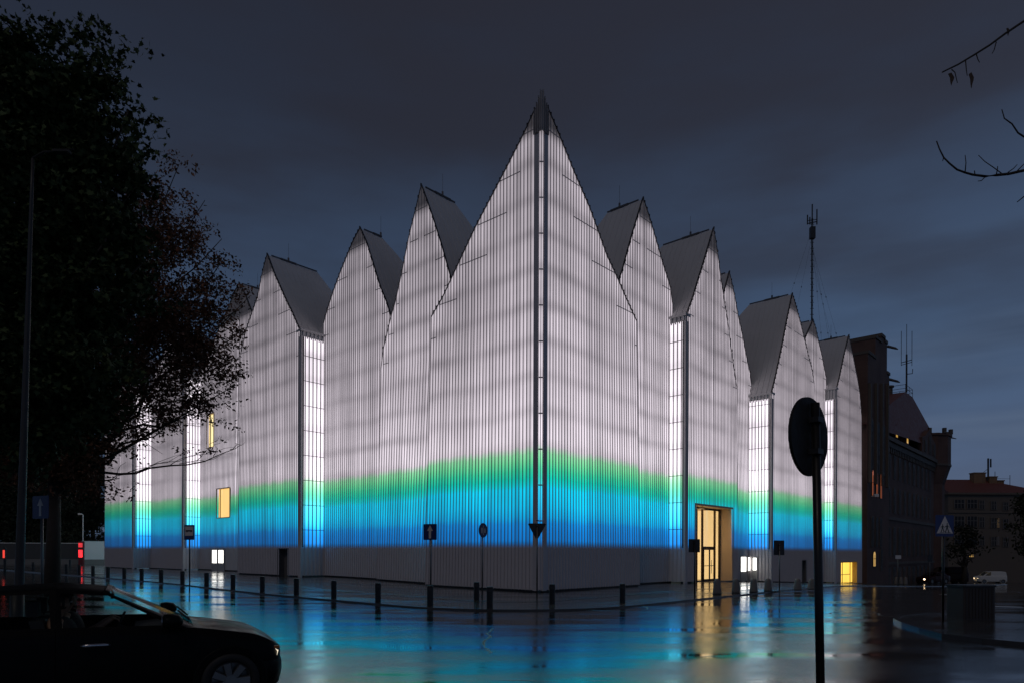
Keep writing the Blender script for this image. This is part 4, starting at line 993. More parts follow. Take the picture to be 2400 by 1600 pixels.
# ------------------------------------------------------------------ apartment house far right
Ya = 128.0
def ab(px, py, dy=0.0): return at(px, py, Ya + dy)
gA = -4.6
AH = empty('apartment_house', (ab(2300, 1300).x, Ya, gA), 'dark apartment house with chimneys and a few lit windows at the far right', 'apartment house')
M['render'] = plain('dim_plaster', (.13, .105, .085), .8, 0, .25, 1.2)
x0, x1 = ab(2222, 1200).x, ab(2440, 1200).x; ze_ = ab(2300, 1158).z
q = MB(); q.box((x0, Ya, gA), (x1, Ya + 14, ze_)); q.build('wall', M['render'], AH)
q = MB(); q.box((x0 - .3, Ya - .4, ze_), (x1 + .3, Ya + 14.4, ze_ + .35)); zf = ab(2300, 1201).z; q.box((x0, Ya - .15, zf), (x1, Ya, zf + .3)); q.build('cornice', M['render'], AH)
zr_ = ab(2300, 1116).z
q = MB()
rp_ = [(x0, Ya - .3, ze_ + .35), (x1 + 2, Ya - .3, ze_ + .35), (ab(2345, 1125).x, Ya + 5, zr_), (x0, Ya + 5, zr_), (x0, Ya + 14, ze_ + .35), (x1 + 2, Ya + 14, ze_ + .35)]
q.face([rp_[0], rp_[1], rp_[2], rp_[3]]); q.face([rp_[3], rp_[2], rp_[5], rp_[4]]); q.face([rp_[1], rp_[5], rp_[2]]); q.face([rp_[0], rp_[3], rp_[4]])
ro = q.build('roof', M['tile'], AH)
for px0, px1, py in ((2279, 2306, 1109), (2315, 2333, 1118), (2334, 2349, 1127)):
    a, b = ab(px0, py, 4), ab(px1, py, 4); q = MB(); q.box((a.x, Ya + 3.5, zr_ - 2.5), (b.x, Ya + 4.8, a.z)); q.box((a.x - .1, Ya + 3.4, a.z), (b.x + .1, Ya + 4.9, a.z + .2)); q.build('chimney', brick_mat('ochre_brick_%d' % px0, (.30, .16, .07), (.36, .2, .1)), ro)
q = MB()
for px, y0, y1, r in ((2316, 1125, 1073, .16), (2322, 1094, 1074, .14), (2332, 1120, 1104, .05), (2367, 1142, 1112, .05)): q.tube([ab(px, y0, 4), ab(px, y1, 4)], r, 6)
q.tube([ab(2332, 1120, 4), ab(2368, 1121, 4)], .03, 5); q.tube([ab(2302, 1108, 4), ab(2316, 1097, 4)], .04, 5)
an = q.build('roof_antenna', M['sign_back']); tag(an, 'phone mast with stubby panels on the apartment house roof', 'antenna')
def awin(px0, px1, py0, py1, mt):
    a, b = ab(px0, py1), ab(px1, py0); w = b.x - a.x
    q = MB(); q.box((a.x - .12, Ya - .10, a.z - .12), (b.x + .12, Ya, b.z + .12)); f_ = q.build('window', M['render'], AH)
    q = MB(); q.box((a.x, Ya - .12, a.z), (b.x, Ya - .101, b.z)); q.build('pane', M[mt], f_)
    q = MB()
    for k in range(4):
        x = a.x + w * k / 3; q.box((x - .05, Ya - .16, a.z), (x + .05, Ya - .121, b.z))
    q.box((a.x, Ya - .165, a.z + (b.z - a.z) * .55), (b.x, Ya - .122, a.z + (b.z - a.z) * .55 + .1)); q.build('window_frame', M['concrete'], f_)
for c in range(5):
    px = 2236 + c * 29.5 if c < 1 else 2266 + (c - 1) * 28
    for r_, (y0, y1) in enumerate(((1170, 1190), (1209, 1233), (1253, 1275))):
        nar = c >= 2
        awin(px, px + (12 if nar else 23), y0 + (c > 1) * (c - 1) * 2, y1 + (c > 1) * (c - 1) * 1.5, 'dark_win')
awin(2336, 2341, 1214, 1235, 'yel_win'); awin(2336, 2340, 1256, 1277, 'amber_win'); awin(2358.5, 2362, 1256, 1270, 'amber_win'); awin(2270, 2281, 1299, 1304, 'yel_win')

# ------------------------------------------------------------------ radio mast behind the hall
Ym = 95.0; b_ = at(1901, 1290, Ym); b_.z = -1; t_ = at(1902.5, 512, Ym)
RM = empty('radio_mast', b_, 'slender guyed radio mast rising behind the right gables', 'radio mast')
q = MB(); zz = np.linspace(-1, t_.z, 60)
for k in range(3):
    a = 2 * math.pi * k / 3; q.tube([(b_.x + .10 * math.cos(a), Ym + .10 * math.sin(a), z) for z in (-1, t_.z)], .04, 5)
for z0_, z1_, k in zip(zz[:-1], zz[1:], range(60)):
    a, c = 2 * math.pi * (k % 3) / 3, 2 * math.pi * ((k + 1) % 3) / 3
    q.tube([(b_.x + .10 * math.cos(a), Ym + .10 * math.sin(a), z0_), (b_.x + .10 * math.cos(c), Ym + .10 * math.sin(c), z1_)], .03, 4)
    q.box((-.26, -.02, -.03), (.26, .02, .03), M=Matrix.Translation((b_.x, Ym, z0_)))
q.build('lattice', M['sign_back'], RM)
q = MB(); zt_ = at(1902, 523, Ym).z; w = 11 / 1600 * Ym
q.tube([(b_.x - w, Ym, zt_ - .1), (b_.x + w, Ym, zt_ + .2)], .07, 5); q.tube([(b_.x - w, Ym, zt_ + .3), (b_.x + w, Ym, zt_ + .5)], .05, 5)
for dx, h in ((-w, 1.1), (w, 1.9), (-w * .5, .8), (0, 2.6)): q.tube([(b_.x + dx, Ym, zt_ - .2), (b_.x + dx, Ym, zt_ + h)], .09, 5)
q.box((-.3, -.3, -2.2), (.35, .3, -.6), M=Matrix.Translation((b_.x, Ym, zt_))); q.build('aerial_head', M['sign_back'], RM)
q = MB()
for (y0, x1_, y1_) in ((540, 1830, 760), (560, 1860, 760), (560, 1942, 790), (575, 1962, 790), (545, 1925, 790), (600, 1950, 800)):
    A_ = at(1902, y0, Ym); B_ = at(x1_, y1_, Ym + 3); B2 = A_ + (B_ - A_) * 2.2
    q.tube([A_, B2], .009, 4)
    for f_ in (.55, .95): q.tube([A_.lerp(B_, f_), A_.lerp(B_, f_ + .015)], .06, 5)
q.build('guy_wire', M['sign_back'], RM)

# ------------------------------------------------------------------ cars
def carpaint(name, col, rough=.16):
    m, t = newmat(name); pos = t.n('ShaderNodeTexCoord').outputs['Object']
    dr = t.noise(pos, 60, 3)
    p = t.bsdf(Base_Color=col, Roughness=t.mrange(t.noise(pos, 5, 4), .3, .7, rough * .8, rough * 1.3), Metallic=.0)
    p.inputs['Coat Weight'].default_value = .04; p.inputs['Coat Roughness'].default_value = .1; p.inputs['Specular IOR Level'].default_value = .07
    t.l(t.bump(t.mrange(dr, .58, .68, 0, 1), .12, .004), p.inputs['Normal']); return m
def tint():
    m, t = newmat('tinted_car_glass'); o = t.n('ShaderNodeOutputMaterial')
    tr = t.n('ShaderNodeBsdfTransparent'); tr.inputs[0].default_value = (.78, .82, .80, 1); gl = t.n('ShaderNodeBsdfGlossy'); gl.inputs['Roughness'].default_value = .05
    fr = t.math('MULTIPLY', glassfac(t), .18); mx = t.n('ShaderNodeMixShader')
    t.l(fr, mx.inputs[0]); t.l(tr.outputs[0], mx.inputs[1]); t.l(gl.outputs[0], mx.inputs[2]); t.l(mx.outputs[0], o.inputs[0]); return m
M['tint'] = tint()
M['seat_cloth'] = plain('dark_seat_cloth', (.03, .03, .032), .8)
M['alloy'] = plain('grey_alloy', (.22, .22, .22), .35, .8)
M['chrome'] = plain('bright_trim', (.55, .55, .57), .2, .9)
M['lens'] = glow('pale_headlight_lens', (1, .86, .62), .9, .5, 6)
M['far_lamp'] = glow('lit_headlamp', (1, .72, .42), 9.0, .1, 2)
M['amber_lens'] = plain('amber_lens', (.45, .14, .02), .2)
M['black_car'] = carpaint('wet_black_paint', (.005, .005, .005), .42)
M['white_car'] = carpaint('white_van_paint', (.6, .6, .58), .3)
M['dark_car'] = carpaint('dark_maroon_paint', (.03, .012, .012))
def catmull(P, k):
    """subdivide a list of control rows (arrays) k times per span"""
    P = np.array(P, float); n = len(P); out = []
    for i in range(n - 1):
        p0, p1, p2, p3 = P[max(i - 1, 0)], P[i], P[i + 1], P[min(i + 2, n - 1)]
        for j in range(k):
            t = j / k
            m1, m2 = .5 * (p2 - p0) * .8, .5 * (p3 - p1) * .8
            out.append((2 * t**3 - 3 * t**2 + 1) * p1 + (t**3 - 2 * t**2 + t) * m1 + (-2 * t**3 + 3 * t**2) * p2 + (t**3 - t**2) * m2)
    out.append(P[-1]); return np.array(out)
def car(name, label, cat, loc, rz, stations, glassmap, paint, wheels=((0, .74), (-2.6, .74)), wr=.315, sub=3, scale=1.0, detail=True, group=None):
    """stations: rows of (x,y,z) half-section points from sill to centre line; glassmap: {part: (set of station cells, set of row cells)}"""
    root = empty(name, loc, label, cat, group, rz); root.scale = (scale,) * 3
    G = np.array(stations, float)                                   # [station,row,3]
    G1 = catmull(G, sub); G2 = np.array([catmull(r_, sub) for r_ in G1])
    nS, nR = G2.shape[:2]; meshes = {}
    for i in range(nS - 1):
        for j in range(nR - 1):
            cs, cr = i // sub, j // sub; part = 'body'
            for nm, cells in glassmap.items():
                if (cs, cr) in cells: part = nm
            for sgn, key in ((1, 'l'), (-1, 'r')):
                k = part if part in ('body', 'windscreen', 'rear_window', 'roof') else part + key
                mb = meshes.setdefault(k, MB())
                q = [G2[i, j], G2[i + 1, j], G2[i + 1, j + 1], G2[i, j + 1]]
                q = [(p[0], p[1] * sgn, p[2]) for p in q]
                mb.face(q if sgn < 0 else q[::-1])
    for k, mb in meshes.items():
        nm = k if k in ('body', 'windscreen', 'rear_window', 'roof') else k[:-1]
        if nm.startswith('side_window'): nm = 'side_window'
        o = mb.build(nm, paint if nm in ('body', 'roof') else M['tint'], None, True); o.parent = root
        me = o.data; bm = bmesh.new(); bm.from_mesh(me); bmesh.ops.remove_doubles(bm, verts=bm.verts, dist=.0015); bmesh.ops.recalc_face_normals(bm, faces=bm.faces[:])
        if nm == 'body':
            cut = [f for f in bm.faces if any(math.hypot(f.calc_center_median().x - x, f.calc_center_median().z - wr) < wr + .045 for x, _ in wheels) and abs(f.calc_center_median().y) > .55]
            bmesh.ops.delete(bm, geom=cut, context='FACES')
        bm.to_mesh(me); bm.free()
        me.polygons.foreach_set('use_smooth', [True] * len(me.polygons))
    for x, y in wheels:
        for sgn in (1, -1):
            Mw = Matrix.Translation((x, y * sgn, wr)) @ Matrix.Rotation(R(-90 * sgn), 4, 'X')   # local z points outward
            def ring(prof, n=40):
                mb = MB(); base = 0
                for r_, z in prof:
                    for t in range(n): mb.v.append(tuple(Mw @ Vector((r_ * math.cos(2 * math.pi * t / n), r_ * math.sin(2 * math.pi * t / n), z))))
                for a in range(len(prof) - 1):
                    for t in range(n): mb.f.append((a * n + t, a * n + (t + 1) % n, (a + 1) * n + (t + 1) % n, (a + 1) * n + t)); mb.m.append(0)
                return mb
            rr = wr * .70
            w = ring([(rr, .0), (rr, .10), (rr * 1.06, .118), (wr * .93, .118), (wr, .095), (wr, -.09), (rr, -.09)]).build('wheel', M['rubber'], None, True); w.parent = root
            mb = ring([(rr * .999, .09), (rr * .93, .105), (rr * .90, .06), (rr * .88, -.05), (.02, -.05)])
            nsp = 7
            for s_ in range(nsp):
                Ms = Mw @ Matrix.Rotation(2 * math.pi * s_ / nsp, 4, 'Z')
                b = [Ms @ Vector(p) for p in ((.03, -.035, .07), (rr * .92, -.05, .085), (rr * .92, .05, .085), (.03, .035, .07))]; t = [Ms @ Vector(p) for p in ((.03, -.028, .098), (rr * .92, -.038, .108), (rr * .92, .038, .108), (.03, .028, .098))]
                mb.hexa(b, t)
            mb.prism(circle(.065, 20), .05, Mw @ Matrix.Translation((0, 0, .06)))
            o = mb.build('rim', M['alloy'], None); o.parent = w
            o = ring([(wr * .99, .0), (wr + .01, .101), (wr + .075, .104), (wr + .085, .098)]).build('wheel_arch', paint, None); o.parent = root
            o = MB(); o.prism(circle(wr + .03, 32), .01, Mw @ Matrix.Translation((0, 0, -.25))); o = o.build('wheel_housing', M['rubber'], None); o.parent = root
    return root
def rows(xb, wb, zb_, xr, wr_, zrail, zc, xs=None, low=.24):
    """section of the cabin: sill, door side, belt, window, roof"""
    xs = xb if xs is None else xs
    return [(xs, .0, low), (xs, wb * .90, low), (xs, wb * .99, low + .10), (xb, wb * 1.01, .55), (xb, wb * .995, zb_ - .10), (xb, wb * .955, zb_),
            (xb + (xr - xb) * .08, wb * .925, zb_ + .03), (xb + (xr - xb) * .93, wr_ + .02, zrail - .03), (xr, wr_ - .04, zrail + .015), (xr, wr_ * .6, zc - .02), (xr, 0, zc)]
def nose(x, w, zlow, zmid, zedge, zc, xc=None):
    xc = x if xc is None else xc
    return [(x, 0, zlow), (x, w * .85, zlow), (x, w * .97, zlow + .08), (x, w, zmid), (x, w * .985, zedge - .09), (x, w * .93, zedge), (x, w * .88, zedge + .012), (x, w * .74, zedge + (zc - zedge) * .45), (xc, w * .55, zedge + (zc - zedge) * .72), (xc, w * .28, zc - .006), (xc, 0, zc)]
SED = [nose(.86, .30, .34, .48, .60, .60), nose(.835, .52, .26, .50, .63, .64), nose(.76, .70, .21, .52, .67, .70), nose(.60, .81, .20, .54, .735, .775), nose(.30, .855, .20, .56, .82, .865),
       nose(-.10, .865, .22, .56, .885, .93), nose(-.38, .865, .24, .56, .925, .965, -.38),
       rows(-.47, .865, .94, -1.20, .60, 1.33, 1.385), rows(-.55, .865, .945, -1.27, .60, 1.335, 1.39), rows(-1.62, .865, .96, -1.66, .615, 1.375, 1.43), rows(-1.72, .865, .96, -1.76, .615, 1.375, 1.43),
       rows(-2.55, .855, .97, -2.45, .60, 1.345, 1.395), rows(-2.66, .85, .975, -2.56, .595, 1.335, 1.385), rows(-2.95, .84, .985, -2.72, .57, 1.31, 1.36),
       nose(-3.15, .83, .25, .56, .98, 1.02, -3.05), nose(-3.45, .79, .26, .56, .96, .985), nose(-3.60, .62, .3, .56, .90, .90), nose(-3.64, .30, .34, .5, .7, .7)]
gm = {'windscreen': {(6, r_) for r_ in (7, 8, 9)}, 'side_window_a': {(8, 6)}, 'side_window_b': {(10, 6)}, 'rear_window': {(13, r_) for r_ in (7, 8, 9)}}
def fx(x): return x if x < .2 else .2 + (x - .2) * .62
SED_FAR = SED
SED = [[(fx(p[0]), p[1], p[2]) for p in st] for st in SED]
Yc = (1.845 - .31) * 1600 / 304.0; wx = (541 - 1200) / 1600 * Yc
CS, PSI = 1.03, R(28)
ax = Vector((wx, Yc, 0)) + Vector((-math.sin(PSI), math.cos(PSI), 0)) * (.80 * CS)
CAR = car('car', 'dark saloon car cut off by the frame at lower left, seen from the side', 'car', (ax.x, ax.y, ROAD), PSI, SED, gm, M['black_car'], scale=CS, sub=6, wheels=((0, .775), (-2.62, .775)))
def cpart(mb, name, mat, sm=False, par=None):
    o = mb.build(name, mat, None, sm); o.parent = par or CAR; return o
for sgn in (-1, 1):
    q = MB(); q.tube([(-1.45, .885 * sgn, .80), (-1.40, .905 * sgn, .805), (-1.24, .905 * sgn, .805), (-1.19, .885 * sgn, .80)], [.016, .02, .02, .016], 8); cpart(q, 'door_handle', M['chrome'], True)
    q = MB(); q.tube([(-2.47, .88 * sgn, .82), (-2.42, .90 * sgn, .825), (-2.26, .90 * sgn, .825), (-2.21, .88 * sgn, .82)], [.016, .02, .02, .016], 8); cpart(q, 'door_handle', M['chrome'], True)
    # mirror
    q = MB()
    for k, (dx, w_, h_) in enumerate(((-.10, .05, .05), (-.09, .10, .075), (-.02, .11, .085), (.06, .09, .07), (.10, .04, .03))):
        q.v += [(-.60 + dx, (.96 + w_ * math.cos(2 * math.pi * t / 12)) * sgn, 1.03 + h_ * math.sin(2 * math.pi * t / 12)) for t in range(12)]
        if k:
            for t in range(12): q.f.append(((k - 1) * 12 + t, (k - 1) * 12 + (t + 1) % 12, k * 12 + (t + 1) % 12, k * 12 + t)); q.m.append(0)
    q.f.append(tuple(range(12))[::-1]); q.f.append(tuple(48 + t for t in range(12))); q.m += [0, 0]
    q.box((-.64, .82 * sgn if sgn > 0 else -.90, .96), (-.56, .90 if sgn > 0 else -.82, 1.0)); mo = cpart(q, 'wing_mirror', M['black_car'], True)
    q = MB(); q.prism(circle(.075, 16), .004, Matrix.Translation((-.703, .96 * sgn, 1.03)) @ Matrix.Rotation(R(-90), 4, 'Y')); cpart(q, 'mirror_glass', M['chrome'], False, mo)
    # headlight wrapped round the nose corner
    q = MB(); N_ = 6
    for k in range(N_ + 1):
        f = .45 + .55 * k / N_; x = fx(.62 + .17 * f) - .02; y = (.815 - .27 * f ** 1.6) * sgn
        q.v += [(x + .03, y + .012 * sgn, .56), (x + .035, y + .012 * sgn, .61), (x - .01, y + .004 * sgn, .675 - .01 * f)]
    for k in range(N_):
        for j in range(2): a = k * 3 + j; q.f.append((a, a + 3, a + 4, a + 1) if sgn < 0 else (a + 1, a + 4, a + 3, a)); q.m.append(0)
    cpart(q, 'headlight', M['lens'], True)
    q = MB(); q.box((.47, (.845 if sgn > 0 else -.862), .66), (.53, (.862 if sgn > 0 else -.845), .69)); cpart(q, 'side_indicator', M['amber_lens'])
q = MB()                                                                    # bumper
path = [(.30, -.875), (.55, -.855), (.72, -.76), (.83, -.60), (.885, -.35), (.90, 0), (.885, .35), (.83, .60), (.72, .76), (.55, .855), (.30, .875)]
for k, (x, y) in enumerate(path):
    for dz, dx in ((.24, -.05), (.30, -.01), (.38, .01), (.46, .01), (.515, -.015)):
        q.v.append((fx(x + dx * (1 if x > .5 else .2)), y * (1 + dx * .3), dz))
    if k:
        for j in range(4): a = (k - 1) * 5 + j; q.f.append((a, a + 5, a + 6, a + 1)); q.m.append(0)
cpart(q, 'bumper', M['black_car'], True)
q = MB(); q.box((fx(.845), -.34, .545), (fx(.885), .34, .575)); q.box((fx(.845), -.34, .59), (fx(.88), .34, .605)); cpart(q, 'grille', M['chrome'])
q = MB(); q.box((fx(.905), -.26, .36), (fx(.905) + .01, .26, .46)); cpart(q, 'number_plate', M['sign_white'])
q = MB()
for y, x in ((-.35, -.41), (.30, -.40)): q.tube([(x, y, .99), (x - .10, y + .5, 1.06)], .012, 6)
cpart(q, 'wiper', M['rubber'])
# cabin: seats, dashboard, wheel
for y in (-.37, .37):
    q = MB()
    for (x0_, z0_, x1_, z1_, w_) in ((-1.15, .45, -1.65, .42, .25), ):
        q.box((-1.68, y - .25, .32), (-1.18, y + .25, .47))
        q.hexa([(-1.76, y - .25, .44), (-1.62, y - .25, .44), (-1.62, y + .25, .44), (-1.76, y + .25, .44)], [(-1.94, y - .22, 1.05), (-1.82, y - .22, 1.05), (-1.82, y + .22, 1.05), (-1.94, y + .22, 1.05)])
        q.box((-1.97, y - .13, 1.09), (-1.87, y + .13, 1.25)); q.tube([(-1.9, y, 1.0), (-1.92, y, 1.12)], .015, 6)
    cpart(q, 'seat', M['seat_cloth'])
q = MB(); q.box((-2.75, -.62, .35), (-2.30, .62, .5)); q.box((-2.85, -.62, .5), (-2.66, .62, 1.0)); cpart(q, 'rear_seat', M['seat_cloth'])
q = MB(); q.hexa([(-.95, -.72, .5), (-.55, -.72, .5), (-.55, .72, .5), (-.95, .72, .5)], [(-.98, -.70, .90), (-.60, -.74, .93), (-.60, .74, .93), (-.98, .70, .90)]); cpart(q, 'dashboard', M['seat_cloth'])
q = MB(); cc = Vector((-1.16, .37, .88)); q.tube([cc + Vector((math.sin(t) * .07, math.cos(t) * .18, math.sin(t) * .165)) for t in np.linspace(0, 2 * math.pi, 25)], .014, 6); q.tube([cc, (-.95, .37, .80)], .025, 6); cpart(q, 'steering_wheel', M['rubber'])
q = MB(); q.box((-1.22, -.10, 1.24), (-1.19, .10, 1.30)); q.tube([(-1.2, 0, 1.3), (-1.23, 0, 1.38)], .01, 5); cpart(q, 'rear_view_mirror', M['rubber'])

# seated people in the car
M['skin_p'] = plain('skin', (.42, .23, .15), .5, 0, .12, 6)
M['coat'] = plain('dark_coat_cloth', (.03, .028, .03), .85)
M['hair'] = plain('dark_hair', (.02, .014, .01), .6)
def person(label, y, hands):
    Mc = root_loc(CAR)
    e = empty('person', Mc @ Vector((-1.55, y, .45)), label, 'person')
    sh = .19
    V = [(-1.58, y, .52), (-1.62, y, .68), (-1.68, y, .86), (-1.72, y, 1.0), (-1.71, y, 1.07), (-1.69, y, 1.13), (-1.66, y, 1.21), (-1.66, y, 1.26)]
    Rd = [.15, .14, .15, .12, .05, .055, .088, .07]; E = [(i, i + 1) for i in range(7)]
    for sgn in (-1, 1):
        b = len(V); h = hands[0 if sgn < 0 else 1]
        V += [(-1.71, y + sh * sgn, .97), (-1.60, y + (sh + .05) * sgn, .76), (.5 * (-1.60 + h[0]) + .02, .5 * (y + (sh + .05) * sgn + h[1]), .5 * (.76 + h[2]) - .02), h]
        Rd += [.07, .052, .042, .034]; E += [(3, b), (b, b + 1), (b + 1, b + 2), (b + 2, b + 3)]
        l = len(V); V += [(-1.54, y + .10 * sgn, .52), (-1.14, y + .13 * sgn, .57), (-1.0, y + .13 * sgn, .30)]; Rd += [.09, .065, .045]; E += [(0, l), (l, l + 1), (l + 1, l + 2)]
        for k, (dy, L_) in enumerate(((-.030, .075), (-.010, .085), (.010, .08), (.030, .065))):        # fingers, curled
            f = len(V); V += [(h[0] + .045, h[1] + dy, h[2] + .006), (h[0] + .045 + L_ * .55, h[1] + dy, h[2] - .008), (h[0] + .04 + L_ * .8, h[1] + dy, h[2] - .035)]; Rd += [.010, .009, .008]; E += [(b + 3, f), (f, f + 1), (f + 1, f + 2)]
        f = len(V); V += [(h[0] + .02, h[1] - .045 * sgn, h[2] + .0), (h[0] + .05, h[1] - .058 * sgn, h[2] - .01)]; Rd += [.011, .009]; E += [(b + 3, f), (f, f + 1)]
    me = bpy.data.meshes.new('body'); me.from_pydata([tuple(Mc @ Vector(v)) for v in V], E, []); o = bpy.data.objects.new('body', me); COL.objects.link(o)
    sk = o.modifiers.new('skin', 'SKIN'); o.modifiers.new('sub', 'SUBSURF').levels = 2; o.modifiers['sub'].render_levels = 2
    for i, r_ in enumerate(Rd): me.skin_vertices[0].data[i].radius = (r_, r_)
    me.skin_vertices[0].data[0].use_root = True
    me.materials.append(M['skin_p']); attach(o, e)
    def blob(c, rx, ry, rz, n=12, keep=None):
        q = MB(); 
        for i in range(n):
            a0, a1 = math.pi * i / n - math.pi / 2, math.pi * (i + 1) / n - math.pi / 2
            for j in range(2 * n):
                b0_, b1_ = math.pi * j / n, math.pi * (j + 1) / n
                P_ = [(c[0] + rx * math.cos(a) * math.cos(b), c[1] + ry * math.cos(a) * math.sin(b), c[2] + rz * math.sin(a)) for a, b in ((a0, b0_), (a0, b1_), (a1, b1_), (a1, b0_))]
                if keep is None or keep(P_[0]): q.face([Mc @ Vector(p) for p in P_])
        return q
    blob((-1.685, y, 1.235), .108, .092, .105, keep=lambda p: p[0] < -1.64 or p[2] > 1.27).build('hair', M['hair'], e, True)
    q = MB(); q.tube([Mc @ Vector(v) for v in ((-1.575, y, 1.235), (-1.545, y, 1.20), (-1.575, y, 1.19))], [.010, .016, .010], 6); q.build('nose', M['skin_p'], e, True)
    q = MB(); q.tube([Mc @ Vector((-1.56, y - .025, 1.165)), Mc @ Vector((-1.55, y, 1.163)), Mc @ Vector((-1.56, y + .025, 1.165))], .008, 6); q.build('mouth', plain('lips', (.3, .12, .1), .5), e, True)
    for sgn in (-1, 1):
        blob((-1.578, y + .033 * sgn, 1.235), .012, .014, .009, 6).build('eye', M['sign_white'], e, True)
        blob((-1.68, y + .094 * sgn, 1.215), .022, .012, .032, 6).build('ear', M['skin_p'], e, True)
    c_ = blob((-1.66, y, .78), .17, .225, .30, 12); c_.build('coat', M['coat'], e, True)
person('driver in a dark coat with both hands raised to the steering wheel', .37, [(-1.24, .22, .98), (-1.24, .52, .98)])
person('front passenger in a dark coat seated by the near car window', -.37, [(-1.32, -.48, .62), (-1.32, -.24, .62)])

# distant vehicles
p = at(2160, 1297, 83); p.z = zg(p.x, p.y); car('car', 'dark car parked by the brick building with one glinting headlight', 'car', (p.x + .5, p.y, p.z), R(205), SED_FAR, gm, M['dark_car'], sub=2);
fc_ = [o for o in bpy.data.objects if o.get('label', '').startswith('dark car parked')][0]
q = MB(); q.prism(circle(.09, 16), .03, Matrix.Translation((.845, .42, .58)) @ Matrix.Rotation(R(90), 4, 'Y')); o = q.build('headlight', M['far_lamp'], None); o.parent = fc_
def vanrows(front): pass
VAN = [nose(.86, .40, .34, .55, .85, .85), nose(.80, .70, .26, .6, .95, 1.0), nose(.60, .85, .24, .6, 1.05, 1.10), nose(.15, .89, .24, .6, 1.12, 1.17, .15),
       rows(-.02, .90, 1.15, -.62, .74, 1.72, 1.80), rows(-.12, .90, 1.16, -.70, .74, 1.74, 1.82), rows(-.95, .90, 1.17, -1.0, .78, 1.80, 1.86), rows(-1.05, .90, 1.17, -1.1, .78, 1.80, 1.87),
       rows(-2.2, .90, 1.17, -2.2, .78, 1.80, 1.88), rows(-3.05, .89, 1.17, -3.0, .77, 1.78, 1.86), rows(-3.25, .87, 1.17, -3.18, .75, 1.74, 1.80), rows(-3.32, .80, 1.15, -3.28, .6, 1.5, 1.55)]
gv = {'windscreen': {(3, r_) for r_ in (7, 8, 9)}, 'side_window_a': {(5, 6)}}
p = at(2318, 1297, 108); p.z = zg(p.x, p.y); w_ = car('van', 'white panel van parked in front of the apartment house', 'van', (p.x - 1.2, p.y, p.z), R(172), VAN, gv, M['white_car'], sub=2, wheels=((0, .80), (-2.7, .80)))
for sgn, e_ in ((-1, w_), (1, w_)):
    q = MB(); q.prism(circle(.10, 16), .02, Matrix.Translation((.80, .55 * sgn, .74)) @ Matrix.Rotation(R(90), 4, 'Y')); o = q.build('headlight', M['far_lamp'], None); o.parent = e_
p = at(2222, 1297, 93); p.z = zg(p.x, p.y); w2 = car('van', 'long dark van parked between the brick building and the white van', 'van', (p.x - 1.9, p.y, p.z), R(178), VAN, gv, M['dark_car'], sub=2, wheels=((0, .80), (-2.7, .80)), scale=1.22)
for (px, py, lab) in ((2272, 1357, 'small warm lamp'),):
    pass

# ------------------------------------------------------------------ trees
def leafshape(kind):
    if kind == 'maple':
        return np.array([(0, -.05), (.14, .02), (.42, -.06), (.33, .16), (.50, .34), (.24, .40), (.20, .62), (.08, .56), (0, .95), (-.08, .56), (-.20, .62), (-.24, .40), (-.50, .34), (-.33, .16), (-.42, -.06), (-.14, .02)])
    return np.array([(0, 0), (.20, .22), (.24, .5), (.1, .8), (0, 1.0), (-.1, .8), (-.24, .5), (-.2, .22)])
def leaves(name, centers, size, kind, mat, parent, rng, droop=.3):
    """centers: N x 3 leaf positions; one mesh of small folded leaves"""
    n = len(centers); L = leafshape(kind); k = len(L)
    sz = size * rng.uniform(.65, 1.25, n)
    th = rng.uniform(0, 2 * math.pi, n); el = rng.normal(-droop, .55, n); ro = rng.uniform(-1.2, 1.2, n)
    d = np.stack([np.cos(th) * np.cos(el), np.sin(th) * np.cos(el), np.sin(el)], 1)
    up = np.array([0, 0, 1.0]) + rng.normal(0, .35, (n, 3)); a = np.cross(d, up); a /= np.linalg.norm(a, axis=1)[:, None] + 1e-9
    nn = np.cross(a, d); ca, sa = np.cos(ro)[:, None], np.sin(ro)[:, None]; a2 = a * ca + nn * sa; n2 = nn * ca - a * sa
    curl = .18 * (np.abs(L[:, 0]) * 1.5)
    V = centers[:, None, :] + sz[:, None, None] * (a2[:, None, :] * L[None, :, 0, None] + d[:, None, :] * L[None, :, 1, None] + n2[:, None, :] * curl[None, :, None])
    V = V.reshape(-1, 3)
    me = bpy.data.meshes.new(name); me.vertices.add(n * k); me.vertices.foreach_set('co', V.ravel().astype(np.float32))
    me.loops.add(n * k); me.loops.foreach_set('vertex_index', np.arange(n * k, dtype=np.int32))
    me.polygons.add(n); me.polygons.foreach_set('loop_start', np.arange(0, n * k, k, dtype=np.int32)); me.polygons.foreach_set('loop_total', np.full(n, k, dtype=np.int32))
    me.update(calc_edges=True); me.validate()
    at_ = me.attributes.new('leaf', 'FLOAT', 'POINT'); at_.data.foreach_set('value', np.repeat(rng.uniform(0, 1, n), k).astype(np.float32))
    me.materials.append(mat); o = bpy.data.objects.new(name, me); COL.objects.link(o); attach(o, parent); return o
